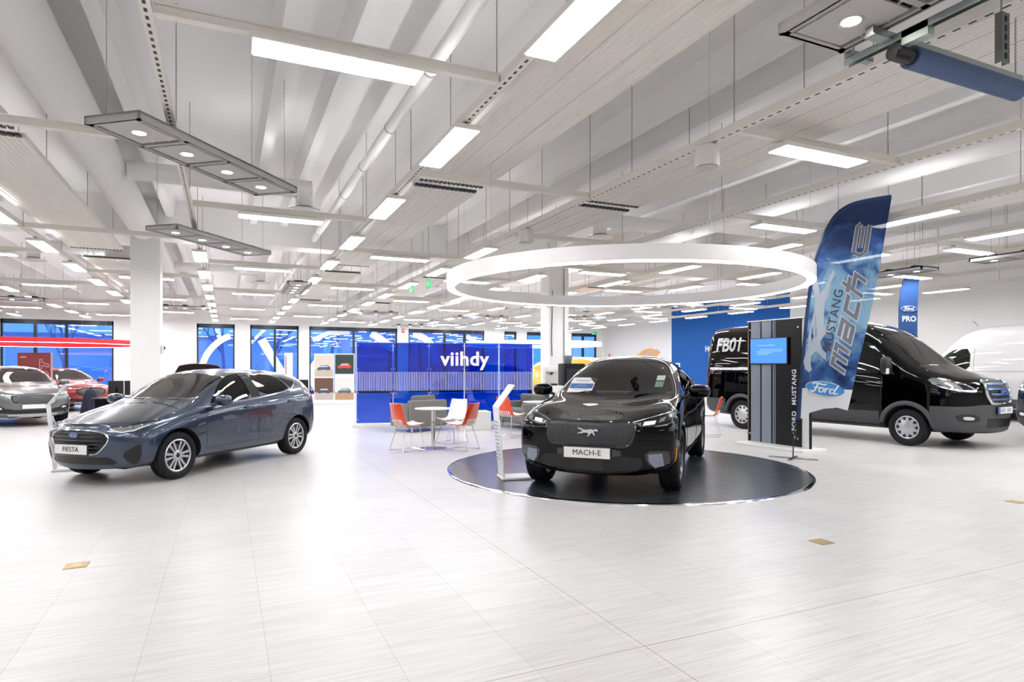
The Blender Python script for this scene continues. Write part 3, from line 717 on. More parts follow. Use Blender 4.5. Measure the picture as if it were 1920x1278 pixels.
def car(name, label, cat, spec, loc, heading, scale=1.0, group=None, flags={}):
    """x forward, y to the car's left, z up; origin on the ground midway between the axles"""
    root = thing(name, label, cat, (loc[0], loc[1], loc[2] if len(loc) > 2 else 0), R(heading), group, scale)
    for k, q in flags.items(): root[k] = q
    paint = spec['paint']; blk = mat('car cavity black', '#0a0a0b', .7); trim = mat('black plastic trim', '#17181a', .45); chrome = mat('chrome', '#e8eaec', .08, 1)
    body = cage(spec['st'], spec['fb'], spec['rb'], spec.get('lvl', 2))
    if spec.get('deform'):
        for v in body.data.vertices: v.co = spec['deform'](v.co)
    sk = Skin(body)
    body.name = 'body'; body.data.materials.clear(); body.data.materials.append(paint); body.data.materials.append(blk)
    # ---- cuts: wheel wells, cabin, window openings
    def cutter(mb):
        o = mb.build('cutter', blk); return o
    cuts = []
    for ax, ra in ((spec['fx'], spec['arch'][0]), (spec['rx'], spec['arch'][1])):
        for sg in (1, -1):
            mb = MB(); mb.cyl((ax, sg * (spec['hw'] - .30), spec['wz']), (ax, sg * 1.6, spec['wz']), ra, 40); cuts.append(cutter(mb))
    side_w = spec.get('side_windows', []); inner = None
    if spec.get('cabin'):
        x0, x1, zf = spec['cabin']
        inn = body.copy(); inn.data = body.data.copy(); COL.objects.link(inn)
        inn.data.materials.clear(); inn.data.materials.append(blk)
        nr = [v.normal.copy() for v in inn.data.vertices]
        for v, n in zip(inn.data.vertices, nr): v.co -= n * spec.get('skin', .045)
        mb = MB(); mb.box(((x0 + x1) / 2, 0, zf + 2), (x1 - x0, 3, 4)); bx = cutter(mb)
        boolean(inn, [bx], 'INTERSECT')
        cuts.append(inn)
    for sw in side_w:
        if not spec.get('cabin') or sw.get('blind'): continue
        mb = MB(); mb.prism([(p[0], p[1]) for p in sw['poly']], -1.6, 1.6, Matrix.Rotation(PI / 2, 4, 'X')); cuts.append(cutter(mb))
    for key, sgn in (('windscreen', 1), ('rear_window', -1)):
        wz = spec.get(key)
        if wz and spec.get('cabin') and not wz.get('blind'):
            a, b = wz['xr']
            mb = MB(); mb.prism([(p[0], p[1]) for p in wz['poly']], a, b, Matrix(((0, 0, 1, 0), (1, 0, 0, 0), (0, 1, 0, 0), (0, 0, 0, 1)))); cuts.append(cutter(mb))
    boolean(body, cuts)
    body.parent = root; shade(body.data, 35)
    # ---- glass
    for sw in side_w:
        for sg in ((False, True)):
            o = sk.patch('side', sw['poly'], -.004, .006, .08, mirror=sg).build('side_window', sw.get('mat') or SIDEG, root, True)
    for key, ax in (('windscreen', 'front'), ('rear_window', 'rear')):
        if spec.get(key): sk.patch(ax, spec[key]['poly'], -.003, .006, .07).build(key, spec[key].get('mat') or spec['glass'], root, True)
    # ---- surface pieces
    for pc in spec.get('pieces', []):
        nm, ax, poly, m = pc[:4]; kw = pc[4] if len(pc) > 4 else {}
        kw = dict(kw); sides = kw.pop('sides', 'one'); par = kw.pop('parent', None); lb = kw.pop('label', None)
        for sg in ((False,) if sides == 'one' else (False, True)):
            o = sk.patch(ax, poly, mirror=sg, **kw).build(nm, m, root if par is None else par, True)
            if lb: o['label'] = lb
    for nm, ax, pts, m, kw in spec.get('lines', []):
        kw = dict(kw); sides = kw.pop('sides', 'both')
        for sg in ((False,) if sides == 'one' else (False, True)):
            sk.line(ax, pts, mirror=sg, **kw).build(nm, m, root, True)
    # ---- wheels
    for ax, tn in ((spec['fx'], spec.get('steer', 0)), (spec['rx'], 0)):
        for sg in (1, -1):
            make_wheel(root, spec['wr'], spec['ww'], spec['rim'], (ax, sg * (spec['hw'] - spec['ww'] / 2 - spec.get('inset', .03)), spec['wr'] + .001), sg, spec['wheel'], R(tn))
    # ---- underside and wells
    mb = MB(); mb.rbox(((spec['fx'] + spec['rx']) / 2, 0, spec.get('uz', .27)), (spec['fx'] - spec['rx'] + 1.0, spec['hw'] * 1.1, .14), .04)
    mb.build('underbody', blk, root)
    # ---- mirrors
    mr = spec.get('mirror')
    if mr:
        for sg in (1, -1):
            x, y, z = mr['loc']; a, b, c = mr['size']
            bm = bmesh.new(); bmesh.ops.create_uvsphere(bm, u_segments=20, v_segments=12, radius=1)
            for v in bm.verts:
                p = v.co; ex = mr.get('ex', .7)
                v.co = Vector((math.copysign(abs(p.x) ** .9, p.x) * a * (1 if p.x > 0 else .55), math.copysign(abs(p.y) ** ex, p.y) * b, math.copysign(abs(p.z) ** ex, p.z) * c))
            mb = MB(); mb.bm(bm, Mloc((x, sg * y, z))); bm.free()
            mo = mb.build('door_mirror', mr['mat'], root, True)
            mb = MB(); mb.tube([(x + .02, sg * (y - b * .9), z - c * .55), (x + .04, sg * (y - b - .06), z - c * .9), (x + .05, sg * (y - b - .14), z - c * 1.0)], .022, 8); mb.build('mirror_arm', mr.get('arm') or trim, mo, True)
            mb = MB(); mb.box((x - a * .54, sg * y, z), (.008, b * 1.5, c * 1.4)); mb.build('mirror_glass', mat('mirror glass', '#aab4bc', .03, 1), mo)
            if mr.get('lens'):
                mb = MB(); mb.rbox((x + a * .75, sg * (y + b * .55), z - c * .62), (.05, .06, .11), .015); mb.build('indicator_lens', mat('clear lens', '#dfe6ea', .1, spec=.8), mo, True)
    for h in spec.get('handles', []):
        for sg in (1, -1):
            p, n = sk.hit('side', *h); mb = MB()
            mb.rbox((0, 0, 0), (.19, .022, .026), .009, Mloc((p.x, sg * (p.y + .018), p.z)))
            mb.rbox((0, 0, 0), (.10, .014, .05), .006, Mloc((p.x, sg * (p.y + .002), p.z)))
            mb.build('door_handle', spec.get('handle_mat') or paint, root, True)
    # ---- number plate
    npz = spec.get('plate')
    if npz:
        x, z, w, h = npz['x'], npz['z'], .52, .115
        mb = MB(); mb.rbox((x - .008, 0, z), (.014, w + .03, h + .03), .004); b = mb.build('number_plate', trim, root)
        mb = MB(); mb.box((x + .003, 0, z), (.006, w, h)); f = mb.build('plate_face', npz.get('mat') or mat('plate white', '#e9e8e4', .35), b)
        MT = Matrix.Translation((x + .006, 0, z)) @ Matrix(((0, 0, 1, 0), (1, 0, 0, 0), (0, 1, 0, 0), (0, 0, 0, 1)))
        if npz.get('text'):
            text('plate_lettering', npz['text'], mat('plate ink', '#22252a', .5), b, MT, size=npz.get('size', .075), depth=.003, weight=0, spacing=1.05)
        if npz.get('band'):
            mb = MB(); mb.box((x + .0065, -w / 2 + .025, z), (.003, .05, h)); mb.build('plate_band', mat('plate blue', '#2a57c4', .4), b)
            mb = MB()
            for k in range(7):
                if k != 3: mb.box((x + .0065, -w / 2 + .10 + k * .058, z), (.003, .030, .07))
            mb.build('plate_lettering', mat('plate ink pale', '#8d949c', .5), b)
    # ---- cabin furniture
    cb = spec.get('interior')
    if cb:
        dk = mat('cabin fabric', '#141519', .85)
        for (sx, sy) in cb['seats']:
            zf = cb['z']
            mb = MB(); mb.rbox((sx, sy, zf), (.50, .48, .16), .05); s = mb.build('seat', dk, root, True)
            mb = MB(); mb.rbox((0, 0, .31), (.13, .46, .62), .05, Mloc((sx - .24, sy, zf), ry=R(-14))); mb.build('backrest', dk, s, True)
            mb = MB(); mb.rbox((0, 0, .72), (.09, .24, .17), .04, Mloc((sx - .24, sy, zf), ry=R(-14))); mb.build('headrest', dk, s, True)
        dx, dz, dw = cb['dash']
        mb = MB(); mb.rbox((dx, 0, dz - .14), (.42, dw, .28), .09); mb.build('dashboard', mat('dashboard grey', '#1c1d20', .7), root, True)
        wx, wy, wz = cb['wheel']
        mb = MB(); Mw = Mloc((wx, wy, wz), ry=R(-65))
        mb.tube([(Mw @ Vector((.18 * math.cos(2 * PI * k / 28), .18 * math.sin(2 * PI * k / 28), 0))) for k in range(28)], .016, 8, closed=True)
        for a in (0, PI * .62, -PI * .62): mb.tube([Mw @ Vector((0, 0, -.02)), Mw @ Vector((.175 * math.cos(a + PI), .175 * math.sin(a + PI), 0))], .016, 6)
        mb.lathe([(.001, .0), (.06, -.005), (.06, -.04), (.001, -.05)], 16, Mw, closed=True)
        mb.build('steering_wheel', mat('steering wheel black', '#101113', .5), root, True)
        if cb.get('mirror'):
            x, y, z = cb['mirror']; mb = MB(); mb.rbox((x, y, z), (.03, .24, .07), .012); mb.build('rear_view_mirror', trim, root, True)
    if spec.get('extra'): spec['extra'](root, sk, paint)
    for k in flags: del root[k]
    return root
def S(x, *p):
    """station from 9 half-section points; a point may carry its own x shift as third value"""
    return [(x + (q[2] if len(q) > 2 else 0), q[0], q[1]) for q in p]
def metal_paint(name, col, rough=.32, metal=.55):
    m = mat(name, col, rough, metal, coat=1.0, coat_rough=.02); return m
CLEAR = glass_mat('car glass clear', '#e2eae7', extra=.11)
DARKG = glass_mat('car glass dark', '#8a9198', extra=.04)
SIDEG = glass_mat('side window glass', '#d5dfdc', extra=-.01)
LENS = glass_mat('headlight lens', '#f0f4f6', extra=.06)
LAMPBACK = mat('headlight bowl', '#b8bec4', .12, 1.0)
LAMPWHITE = mat('headlight strip', '#f2f5f6', .25)
GRILLE = mat('grille black', '#0c0d0f', .35)
BADGE_BLUE = mat('badge blue', '#1d4f9e', .25, coat=.8)
WHITE_INK = mat('white ink', '#f1f2f2', .4)
def extra_fiesta(root, sk, paint):
    chrome = MATS['chrome']
    # grille bars behind the chrome hexagon
    g = [(-.49, .60), (-.34, .685), (.34, .685), (.49, .60), (.35, .43), (.24, .39), (-.24, .39), (-.35, .43)]
    gr = sk.patch('front', chaikin(g, 2), .004, .02, .05).build('grille', GRILLE, root, True)
    bars = MB()
    for z in (.43, .475, .52, .565, .61, .655):
        w = .42 - abs(z - .60) * .75
        m = sk.line('front', [(-w, z), (w, z)], .0055, .05, off=.006); bars.add(m.v, m.f)
    bars.build('grille_bar', mat('grille bar', '#3a3d42', .25, .8), gr, True)
    fr = chaikin(g, 2); m = sk.line('front', fr + [fr[0]], .011, .05, off=.006); m.build('grille_surround', chrome, gr, True)
    p, n = sk.hit('front', 0, .63)
    oval_badge('badge', root, Matrix.Translation((p.x + .012, 0, .63)) @ Matrix(((0, 0, 1, 0), (1, 0, 0, 0), (0, 1, 0, 0), (0, 0, 0, 1))), .15, BADGE_BLUE, mat('badge silver', '#d8dce0', .2, .9))
    lamp = [(.41, .708), (.47, .675), (.58, .655), (.69, .675), (.765, .738), (.795, .795), (.76, .80), (.66, .772), (.53, .738)]
    for sg in (1, -1):
        h = sk.patch('front', lamp, .002, .012, .03, mirror=sg < 0).build('headlight', LAMPBACK, root, True)
        dk = sk.patch('front', [(.47, .718), (.60, .738), (.70, .762), (.765, .79), (.75, .797), (.66, .77), (.54, .738)], .004, .006, .03, mirror=sg < 0).build('lamp_bowl', mat('lamp bowl dark', '#24272b', .2, .6), h, True)
        st = sk.line('front', [(.425, .704), (.48, .682), (.58, .664), (.68, .683), (.755, .742)], .009, .04, mirror=sg < 0, off=.004); st.build('light_strip', LAMPWHITE, h, True)
        b = MB()
        for u, v, r in ((.53, .706, .028), (.62, .712, .034), (.70, .735, .026)):
            p, n = sk.hit('front', u, v); q = Matrix.Translation((p.x + .006, sg * p.y, p.z)); b.lathe([(.001, .004), (r * .7, .003), (r, -.002), (r, -.01)], 20, q @ Matrix.Rotation(PI / 2, 4, 'Y'))
        b.build('projector', mat('projector lens', '#9fa8b0', .05, .7, coat=1), h, True)
    for sg in (1, -1):
        t = sk.patch('rear', [(.56, .82), (.70, .84), (.78, .95), (.74, 1.04), (.62, 1.02)], .004, .012, .04, mirror=sg < 0).build('tail_light', mat('tail light red', '#c81824', .15, coat=1), root, True)
        sk.patch('side', [(-1.60, .97), (-1.80, .90), (-1.84, 1.0), (-1.70, 1.05)], .004, .012, .04, mirror=sg < 0).build('tail_light', mat('tail light red', '#c81824', .15, coat=1), root, True)
    mb = MB(); mb.tube([(-1.12, .1, 1.445), (-1.30, .1, 1.60)], .004, 6, r2=.002); mb.build('aerial', MATS['black plastic trim'], root)
    # paper tag hung in the rear side window, wiper
    mb = MB(); mb.tube([(1.03, .60, 1.03), (.98, .1, 1.055)], .008, 6); mb.tube([(1.03, .0, 1.03), (.98, -.5, 1.05)], .008, 6); mb.build('wiper', MATS['black plastic trim'], root)
FIESTA = dict(
    paint=metal_paint('blue grey metallic paint', '#2f3d52', .24, .6), glass=CLEAR, hw=.865, fx=1.247, rx=-1.247, wz=.31, arch=(.365, .36),
    wr=.31, ww=.20, rim=.215, wheel=dict(kind='twin', n=6, gap=.17), inset=.025, steer=0, uz=.25,
    st=[
        S(1.78, (0, .20, .22), (.52, .20, .04), (.76, .25), (.80, .45), (.79, .60), (.74, .68), (.58, .735), (.28, .765, .14), (0, .775, .2)),
        S(1.66, (0, .19), (.56, .19), (.815, .25), (.835, .46), (.83, .64), (.775, .745), (.60, .80), (.30, .835), (0, .845)),
        S(1.45, (0, .18), (.60, .18), (.845, .25), (.862, .48), (.85, .70), (.79, .80), (.62, .855), (.30, .895), (0, .905)),
        S(1.20, (0, .18), (.62, .18), (.85, .25), (.870, .50), (.858, .76), (.80, .86), (.64, .915), (.32, .955), (0, .965)),
        S(.95, (0, .18), (.62, .18), (.85, .25), (.868, .50), (.862, .80), (.81, .90), (.67, .965), (.33, 1.005), (0, 1.015)),
        S(.62, (0, .18), (.62, .18), (.85, .25), (.858, .50), (.868, .83), (.815, .935), (.695, 1.10), (.38, 1.175), (0, 1.19)),
        S(.20, (0, .18), (.62, .18), (.85, .25), (.852, .50), (.872, .85), (.82, .96), (.655, 1.315), (.40, 1.395), (0, 1.41)),
        S(-.25, (0, .18), (.62, .18), (.85, .25), (.852, .50), (.875, .87), (.822, .98), (.615, 1.382), (.36, 1.445), (0, 1.455)),
        S(-.80, (0, .18), (.62, .18), (.85, .25), (.860, .52), (.878, .90), (.825, 1.01), (.605, 1.372), (.35, 1.438), (0, 1.448)),
        S(-1.25, (0, .18), (.62, .18), (.85, .25), (.875, .54), (.880, .93), (.81, 1.05), (.595, 1.333), (.34, 1.405), (0, 1.415)),
        S(-1.62, (0, .20), (.60, .20), (.84, .27), (.868, .56), (.862, .94), (.775, 1.09), (.58, 1.285), (.33, 1.37), (0, 1.38)),
        S(-1.80, (0, .24), (.56, .24), (.80, .30), (.845, .57), (.82, .93), (.70, 1.09), (.56, 1.20), (.32, 1.34, -.03), (0, 1.35, -.05)),
    ],
    fb=[0, .16, .20, .25, .27, .25, .16, .06, 0], rb=[0, .05, .12, .14, .10, .06, .03, .01, 0],
    cabin=(-1.62, .90, .42), skin=.05,
    side_windows=[dict(poly=chaikin([(.66, .945), (.62, 1.0), (.28, 1.262), (.02, 1.355), (-.19, 1.375), (-.215, 1.005), (.3, .965)], 1)),
                  dict(poly=chaikin([(-.33, 1.375), (-.70, 1.365), (-.98, 1.32), (-1.12, 1.16), (-1.14, 1.10), (-.36, 1.012)], 1)),
                  dict(poly=[(-1.05, 1.305), (-1.36, 1.235), (-1.42, 1.21), (-1.19, 1.125), (-1.16, 1.16)], mat=DARKG),
                  dict(poly=[(.92, .925), (.70, .945), (.66, 1.005)], mat=DARKG, blind=True)],
    windscreen=dict(poly=chaikin([(-.64, 1.045), (-.60, 1.06), (-.56, 1.30), (-.50, 1.345), (0, 1.385), (.50, 1.345), (.56, 1.30), (.60, 1.06), (.64, 1.045), (.4, 1.045), (-.4, 1.045)], 1), xr=(.12, 1.3)),
    rear_window=dict(poly=[(-.52, 1.12), (-.48, 1.28), (0, 1.31), (.48, 1.28), (.52, 1.12)], xr=(-2.2, -1.55), mat=DARKG),
    mirror=dict(loc=(.60, .985, 1.005), size=(.11, .115, .075), mat=MATS['blue grey metallic paint'], arm=MATS['blue grey metallic paint']),
    handles=[(-.06, .875), (-1.08, .915)],
    plate=dict(x=2.075, z=.46, text='FIESTA', size=.085),
    interior=dict(seats=[(-.12, .36), (-.12, -.36), (-.98, .33), (-.98, -.33)], z=.52, dash=(.78, 1.0, 1.28), wheel=(.46, .36, .93), mirror=(.30, 0, 1.29)),
    pieces=[('pillar_trim', 'side', [(-.175, 1.012), (-.15, 1.372), (-.34, 1.372), (-.375, 1.022)], mat('pillar black', '#0b0c0d', .55, spec=.2), dict(sides='both', off=.002, thick=.008)),
            ('lower_grille', 'front', chaikin([(-.46, .345), (-.40, .365), (.40, .365), (.46, .345), (.54, .275), (.3, .265), (-.3, .265), (-.54, .275)], 1), GRILLE, dict(off=.002, thick=.01)),
            ('fog_lamp_recess', 'front', chaikin([(.58, .40), (.74, .51), (.775, .52), (.77, .36), (.70, .26), (.64, .29)], 1), mat('matt black insert', '#141619', .6), dict(sides='both', off=.003)),
            ],
    lines=[('door_seam', 'side', [(.78, .40), (.80, .75), (.74, .86)], MATS['car cavity black'] if 'car cavity black' in MATS else mat('car cavity black', '#0a0a0b', .7), dict(r=.0035)),
           ('door_seam', 'side', [(-.28, .30), (-.27, .95)], mat('car cavity black', '#0a0a0b', .7), dict(r=.0035)),
           ('door_seam', 'side', [(-.85, .42), (-1.02, .62), (-1.16, 1.02)], mat('car cavity black', '#0a0a0b', .7), dict(r=.0035)),
           ('door_seam', 'side', [(.78, .36), (-.85, .36)], mat('car cavity black', '#0a0a0b', .7), dict(r=.0035)),
           ('window_moulding', 'side', [(.90, .905), (.3, .948), (-.34, .995), (-1.15, 1.085), (-1.30, 1.16), (-1.42, 1.225)], mat('chrome', '#e8eaec', .08, 1), dict(r=.008, off=.003)),
           ('bonnet_seam', 'front', [(-.66, .775), (-.4, .765), (0, .76), (.4, .765), (.66, .775)], mat('car cavity black', '#0a0a0b', .7), dict(r=.003, sides='one')),
           ('sill_trim', 'side', [(.84, .245), (-.84, .245)], mat('black plastic trim', '#17181a', .45), dict(r=.025, off=-.012)),
           ],
    extra=extra_fiesta)
SEAM = mat('car cavity black', '#0a0a0b', .7)
PLAST = mat('black plastic trim', '#17181a', .45)
FRONTM = Matrix(((0, 0, 1, 0), (1, 0, 0, 0), (0, 1, 0, 0), (0, 0, 0, 1)))   # local XY -> car YZ, facing +x
BLACKP = mat('black paint', '#020203', .5, 0, coat=1, coat_rough=.008, spec=0)
BLACKP.node_tree.nodes['Principled BSDF'].inputs['Coat IOR'].default_value = 1.34
def extra_mache(root, sk, paint):
    silver = mat('badge silver', '#d8dce0', .2, .9)
    g = chaikin([(-.52, .80), (-.45, .838), (.45, .838), (.52, .80), (.47, .60), (.38, .555), (-.38, .555), (-.47, .60)], 2)
    gm = mat('closed grille charcoal', '#232528', .42)
    gr = sk.patch('front', g, .006, .02, .04).build('closed_grille', gm, root, True)
    rid = MB()
    for i in range(8):
        z = .59 + i * .028; w = .40 + (z - .59) * .32
        pts = [(-w + 2 * w * k / 40, z + .006 * math.sin(k * 1.9)) for k in range(41)]
        m = sk.line('front', pts, .0035, .06, off=.007); rid.add(m.v, m.f)
    rid.build('grille_ridge', mat('grille ridge', '#33363a', .35), gr, True)
    sk.line('front', g + [g[0]], .010, .05, off=.004).build('grille_surround', mat('gloss black', '#060607', .06, coat=1), gr, True)
    p, n = sk.hit('front', 0, .725)
    tilt = math.atan2(n.z, n.x)
    M = Matrix.Translation((p.x + .010, 0, .725)) @ Matrix.Rotation(-tilt, 4, 'Y') @ FRONTM
    mb = MB(); s = .118
    mb.prism([(-x * s, y * s * .95) for x, y in HORSE], 0, .012, M); mb.build('horse_emblem', silver, root)
    lamp = [(.46, .822), (.56, .775), (.72, .80), (.86, .845), (.90, .93), (.86, .945), (.74, .905), (.58, .865)]
    for sg in (1, -1):
        h = sk.patch('front', lamp, .003, .012, .03, mirror=sg < 0).build('headlight', mat('lamp bowl dark', '#24272b', .2, .6), root, True)
        sk.line('front', [(.47, .826), (.60, .862), (.75, .905), (.87, .940)], .007, .04, mirror=sg < 0, off=.006).build('light_strip', LAMPBACK, h, True)
        sk.patch('front', [(.58, .795), (.70, .812), (.71, .845), (.59, .832)], .009, .008, .03, mirror=sg < 0).build('lamp_module', LAMPWHITE, h, True)
        sk.patch('front', [(.735, .822), (.79, .840), (.80, .885), (.745, .865)], .009, .008, .03, mirror=sg < 0).build('lamp_module', LAMPBACK, h, True)
        sk.patch('front', [(.50, .822), (.56, .792), (.565, .825)], .008, .006, .03, mirror=sg < 0).build('lamp_module', LAMPBACK, h, True)
        po = sk.patch('front', chaikin([(.60, .52), (.82, .53), (.86, .50), (.85, .34), (.74, .30), (.62, .40)], 1), .003, .012, .04, mirror=sg < 0).build('bumper_pocket', mat('gloss black', '#060607', .06, coat=1), root, True)
        sk.patch('front', [(.64, .49), (.78, .50), (.80, .36), (.70, .345), (.645, .41)], .007, .006, .04, mirror=sg < 0).build('air_curtain', mat('polished recess', '#8d94a4', .10, .95), po, True)
        sk.patch('side', [(1.945, .53), (1.972, .535), (1.955, .40), (1.93, .40)], .004, .008, .05, mirror=sg < 0).build('side_marker', mat('amber lens', '#f08a1d', .2, emit='#f08a1d', es=.05), root, True)
    sp = sk.line('front', [(-.86, .275), (-.6, .235), (0, .225), (.6, .235), (.86, .275)], .02, .05, off=.012, n=8); sp.build('front_splitter', mat('gloss black', '#060607', .06, coat=1), root, True)
    # price sheet behind the windscreen, stickers
    o, nn = sk.hit('front', -.46, 1.20)
    nn = nn.normalized(); ax = Vector((0, 1, 0)); up = nn.cross(ax).normalized()
    Ms = Matrix((( ax.x, up.x, nn.x, o.x + nn.x * .004), (ax.y, up.y, nn.y, -.46 + nn.y * .004), (ax.z, up.z, nn.z, o.z + nn.z * .004), (0, 0, 0, 1)))
    mb = MB(); mb.prism([(-.16, -.20), (.17, -.20), (.17, .20), (-.16, .20)], 0, .004, Ms); sh = mb.build('price_sheet', mat('paper white', '#f3f3f1', .6), root)
    mb = MB(); mb.prism([(-.15, -.10), (.16, -.10), (.16, .03), (-.15, .03)], .004, .006, Ms); mb.build('sheet_panel', mat('sheet blue', '#3d6da8', .6), sh)
    mb = MB()
    for z, a in ((.12, .11), (.09, .08), (-.02, .06), (-.05, .09), (-.14, .10)): mb.prism([(-a, z), (a, z), (a, z + .010), (-a, z + .010)], .006, .0075, Ms)
    mb.build('sheet_print', mat('print grey', '#9aa2ac', .6), sh)
    for u, v, w, h, c in ((.56, 1.30, .05, .03, '#b8c4bd'), (.56, 1.22, .05, .035, '#6f8676')):
        sk.patch('front', [(u - w, v - h), (u + w, v - h), (u + w, v + h), (u - w, v + h)], .003, .004, .05).build('windscreen_sticker', mat('sticker ' + c, c, .5), root)
    mb = MB(); mb.tube([(1.12, -.62, 1.075), (1.02, -.35, 1.125), (.97, -.02, 1.13)], .010, 6); mb.tube([(1.12, .30, 1.10), (1.03, .5, 1.115), (.98, .66, 1.11)], .010, 6); mb.build('wiper', PLAST, root)
    for sg in (1, -1):
        sk.patch('rear', [(.45, .95), (.80, .97), (.82, 1.06), (.45, 1.05)], .004, .012, .05, mirror=sg < 0).build('tail_light', mat('tail light red', '#c81824', .15, coat=1), root, True)
MACHE = dict(
    paint=BLACKP, glass=glass_mat('car glass smoke', '#9da1a3', extra=.03), hw=.945, fx=1.492, rx=-1.492, wz=.365, arch=(.405, .405),
    wr=.365, ww=.235, rim=.255, wheel=dict(kind='twin', n=5, gap=.26, mat=mat('alloy dark grey', '#6d7176', .3, 1.0)), inset=.02, uz=.30, handle_mat=mat('black paint', '#060607'),
    st=[
        S(2.06, (0, .24, .2), (.58, .24, .05), (.85, .30), (.905, .52), (.90, .70), (.86, .80), (.66, .835), (.30, .845, .17), (0, .85, .20)),
        S(1.95, (0, .23), (.62, .23), (.90, .30), (.93, .52), (.925, .74), (.89, .865), (.70, .918), (.32, .89), (0, .897)),
        S(1.75, (0, .22), (.66, .22), (.92, .30), (.938, .52), (.935, .80), (.89, .935), (.70, .992), (.34, .938), (0, .955)),
        S(1.45, (0, .22), (.68, .22), (.925, .30), (.940, .54), (.94, .84), (.885, .99), (.70, 1.045), (.35, .985), (0, 1.003)),
        S(1.10, (0, .22), (.68, .22), (.92, .30), (.935, .54), (.935, .88), (.87, 1.035), (.72, 1.085), (.36, 1.06), (0, 1.072)),
        S(.72, (0, .22), (.68, .22), (.915, .29), (.925, .54), (.93, .90), (.865, 1.06), (.75, 1.225), (.42, 1.295), (0, 1.31)),
        S(.28, (0, .22), (.68, .22), (.91, .29), (.920, .54), (.93, .92), (.865, 1.08), (.68, 1.46), (.42, 1.55), (0, 1.57)),
        S(-.20, (0, .22), (.68, .22), (.91, .29), (.920, .54), (.935, .94), (.868, 1.10), (.635, 1.54), (.38, 1.62), (0, 1.63)),
        S(-.85, (0, .22), (.68, .22), (.91, .29), (.930, .56), (.94, .97), (.87, 1.13), (.62, 1.52), (.36, 1.60), (0, 1.61)),
        S(-1.45, (0, .23), (.68, .23), (.92, .30), (.945, .60), (.945, 1.0), (.85, 1.16), (.60, 1.42), (.35, 1.50), (0, 1.51)),
        S(-1.95, (0, .26), (.64, .26), (.90, .34), (.935, .62), (.92, 1.0), (.82, 1.12), (.58, 1.25), (.34, 1.31), (0, 1.32)),
        S(-2.22, (0, .32), (.58, .32), (.84, .40), (.88, .64), (.86, .96), (.78, 1.07), (.56, 1.13), (.32, 1.17), (0, 1.17)),
    ],
    fb=[0, .17, .21, .26, .26, .24, .20, .05, 0], rb=[0, .06, .12, .12, .10, .08, .04, .02, 0],
    cabin=(-1.6, 1.05, .45), skin=.05,
    side_windows=[dict(poly=chaikin([(.72, 1.10), (.30, 1.40), (.0, 1.50), (-.28, 1.52), (-.30, 1.13), (.3, 1.10)], 1)),
                  dict(poly=chaikin([(-.38, 1.52), (-.85, 1.49), (-1.25, 1.38), (-1.40, 1.28), (-1.1, 1.17), (-.42, 1.135)], 1)),
                  dict(poly=[(.98, 1.055), (.76, 1.085), (.74, 1.14)], blind=True)],
    windscreen=dict(poly=chaikin([(-.72, 1.125), (-.70, 1.15), (-.61, 1.46), (-.52, 1.515), (0, 1.55), (.52, 1.515), (.61, 1.46), (.70, 1.15), (.72, 1.125), (.4, 1.135), (-.4, 1.135)], 1), xr=(.2, 1.4)),
    rear_window=dict(poly=[(-.52, 1.2), (-.48, 1.36), (0, 1.40), (.48, 1.36), (.52, 1.2)], xr=(-2.2, -1.5)),
    mirror=dict(loc=(.72, 1.06, 1.135), size=(.13, .135, .085), mat=mat('black paint', '#060607')),
    plate=dict(x=2.365, z=.50, text='MACH-E', size=.085),
    interior=dict(seats=[(-.15, .38), (-.15, -.38), (-1.15, .36), (-1.15, -.36)], z=.55, dash=(.85, 1.06, 1.42), wheel=(.52, .38, 1.03), mirror=(.38, 0, 1.43)),
    pieces=[('lower_grille', 'front', chaikin([(-.52, .465), (.52, .465), (.60, .40), (.52, .29), (-.52, .29), (-.60, .40)], 1), mat('intake black', '#101113', .5), dict(off=.003)),
            ('intake_panel', 'front', [(-.16, .44), (.16, .44), (.16, .30), (-.16, .30)], mat('sensor panel', '#1b1c1e', .35), dict(off=.008)),
            ('plate_plinth', 'front', chaikin([(-.36, .56), (.36, .56), (.36, .445), (-.36, .445)], 1), mat('gloss black', '#060607', .06, coat=1), dict(off=.02, thick=.03))],
    lines=[('bonnet_seam', 'front', [(-.86, .955), (-.70, .905), (-.50, .852), (0, .848), (.50, .852), (.70, .905), (.86, .955)], SEAM, dict(r=.004, sides='one')),
           ('door_seam', 'side', [(.95, .42), (.98, .8), (.92, 1.0)], SEAM, dict(r=.0035)), ('door_seam', 'side', [(-.34, .34), (-.34, 1.08)], SEAM, dict(r=.0035)),
           ('door_seam', 'side', [(-1.05, .5), (-1.25, .8), (-1.42, 1.2)], SEAM, dict(r=.0035)), ('sill_trim', 'side', [(1.03, .30), (-1.03, .30)], PLAST, dict(r=.035, off=-.015))],
    extra=extra_mache)
VANPL = mat('dark grey bumper plastic', '#3b3d40', .55)
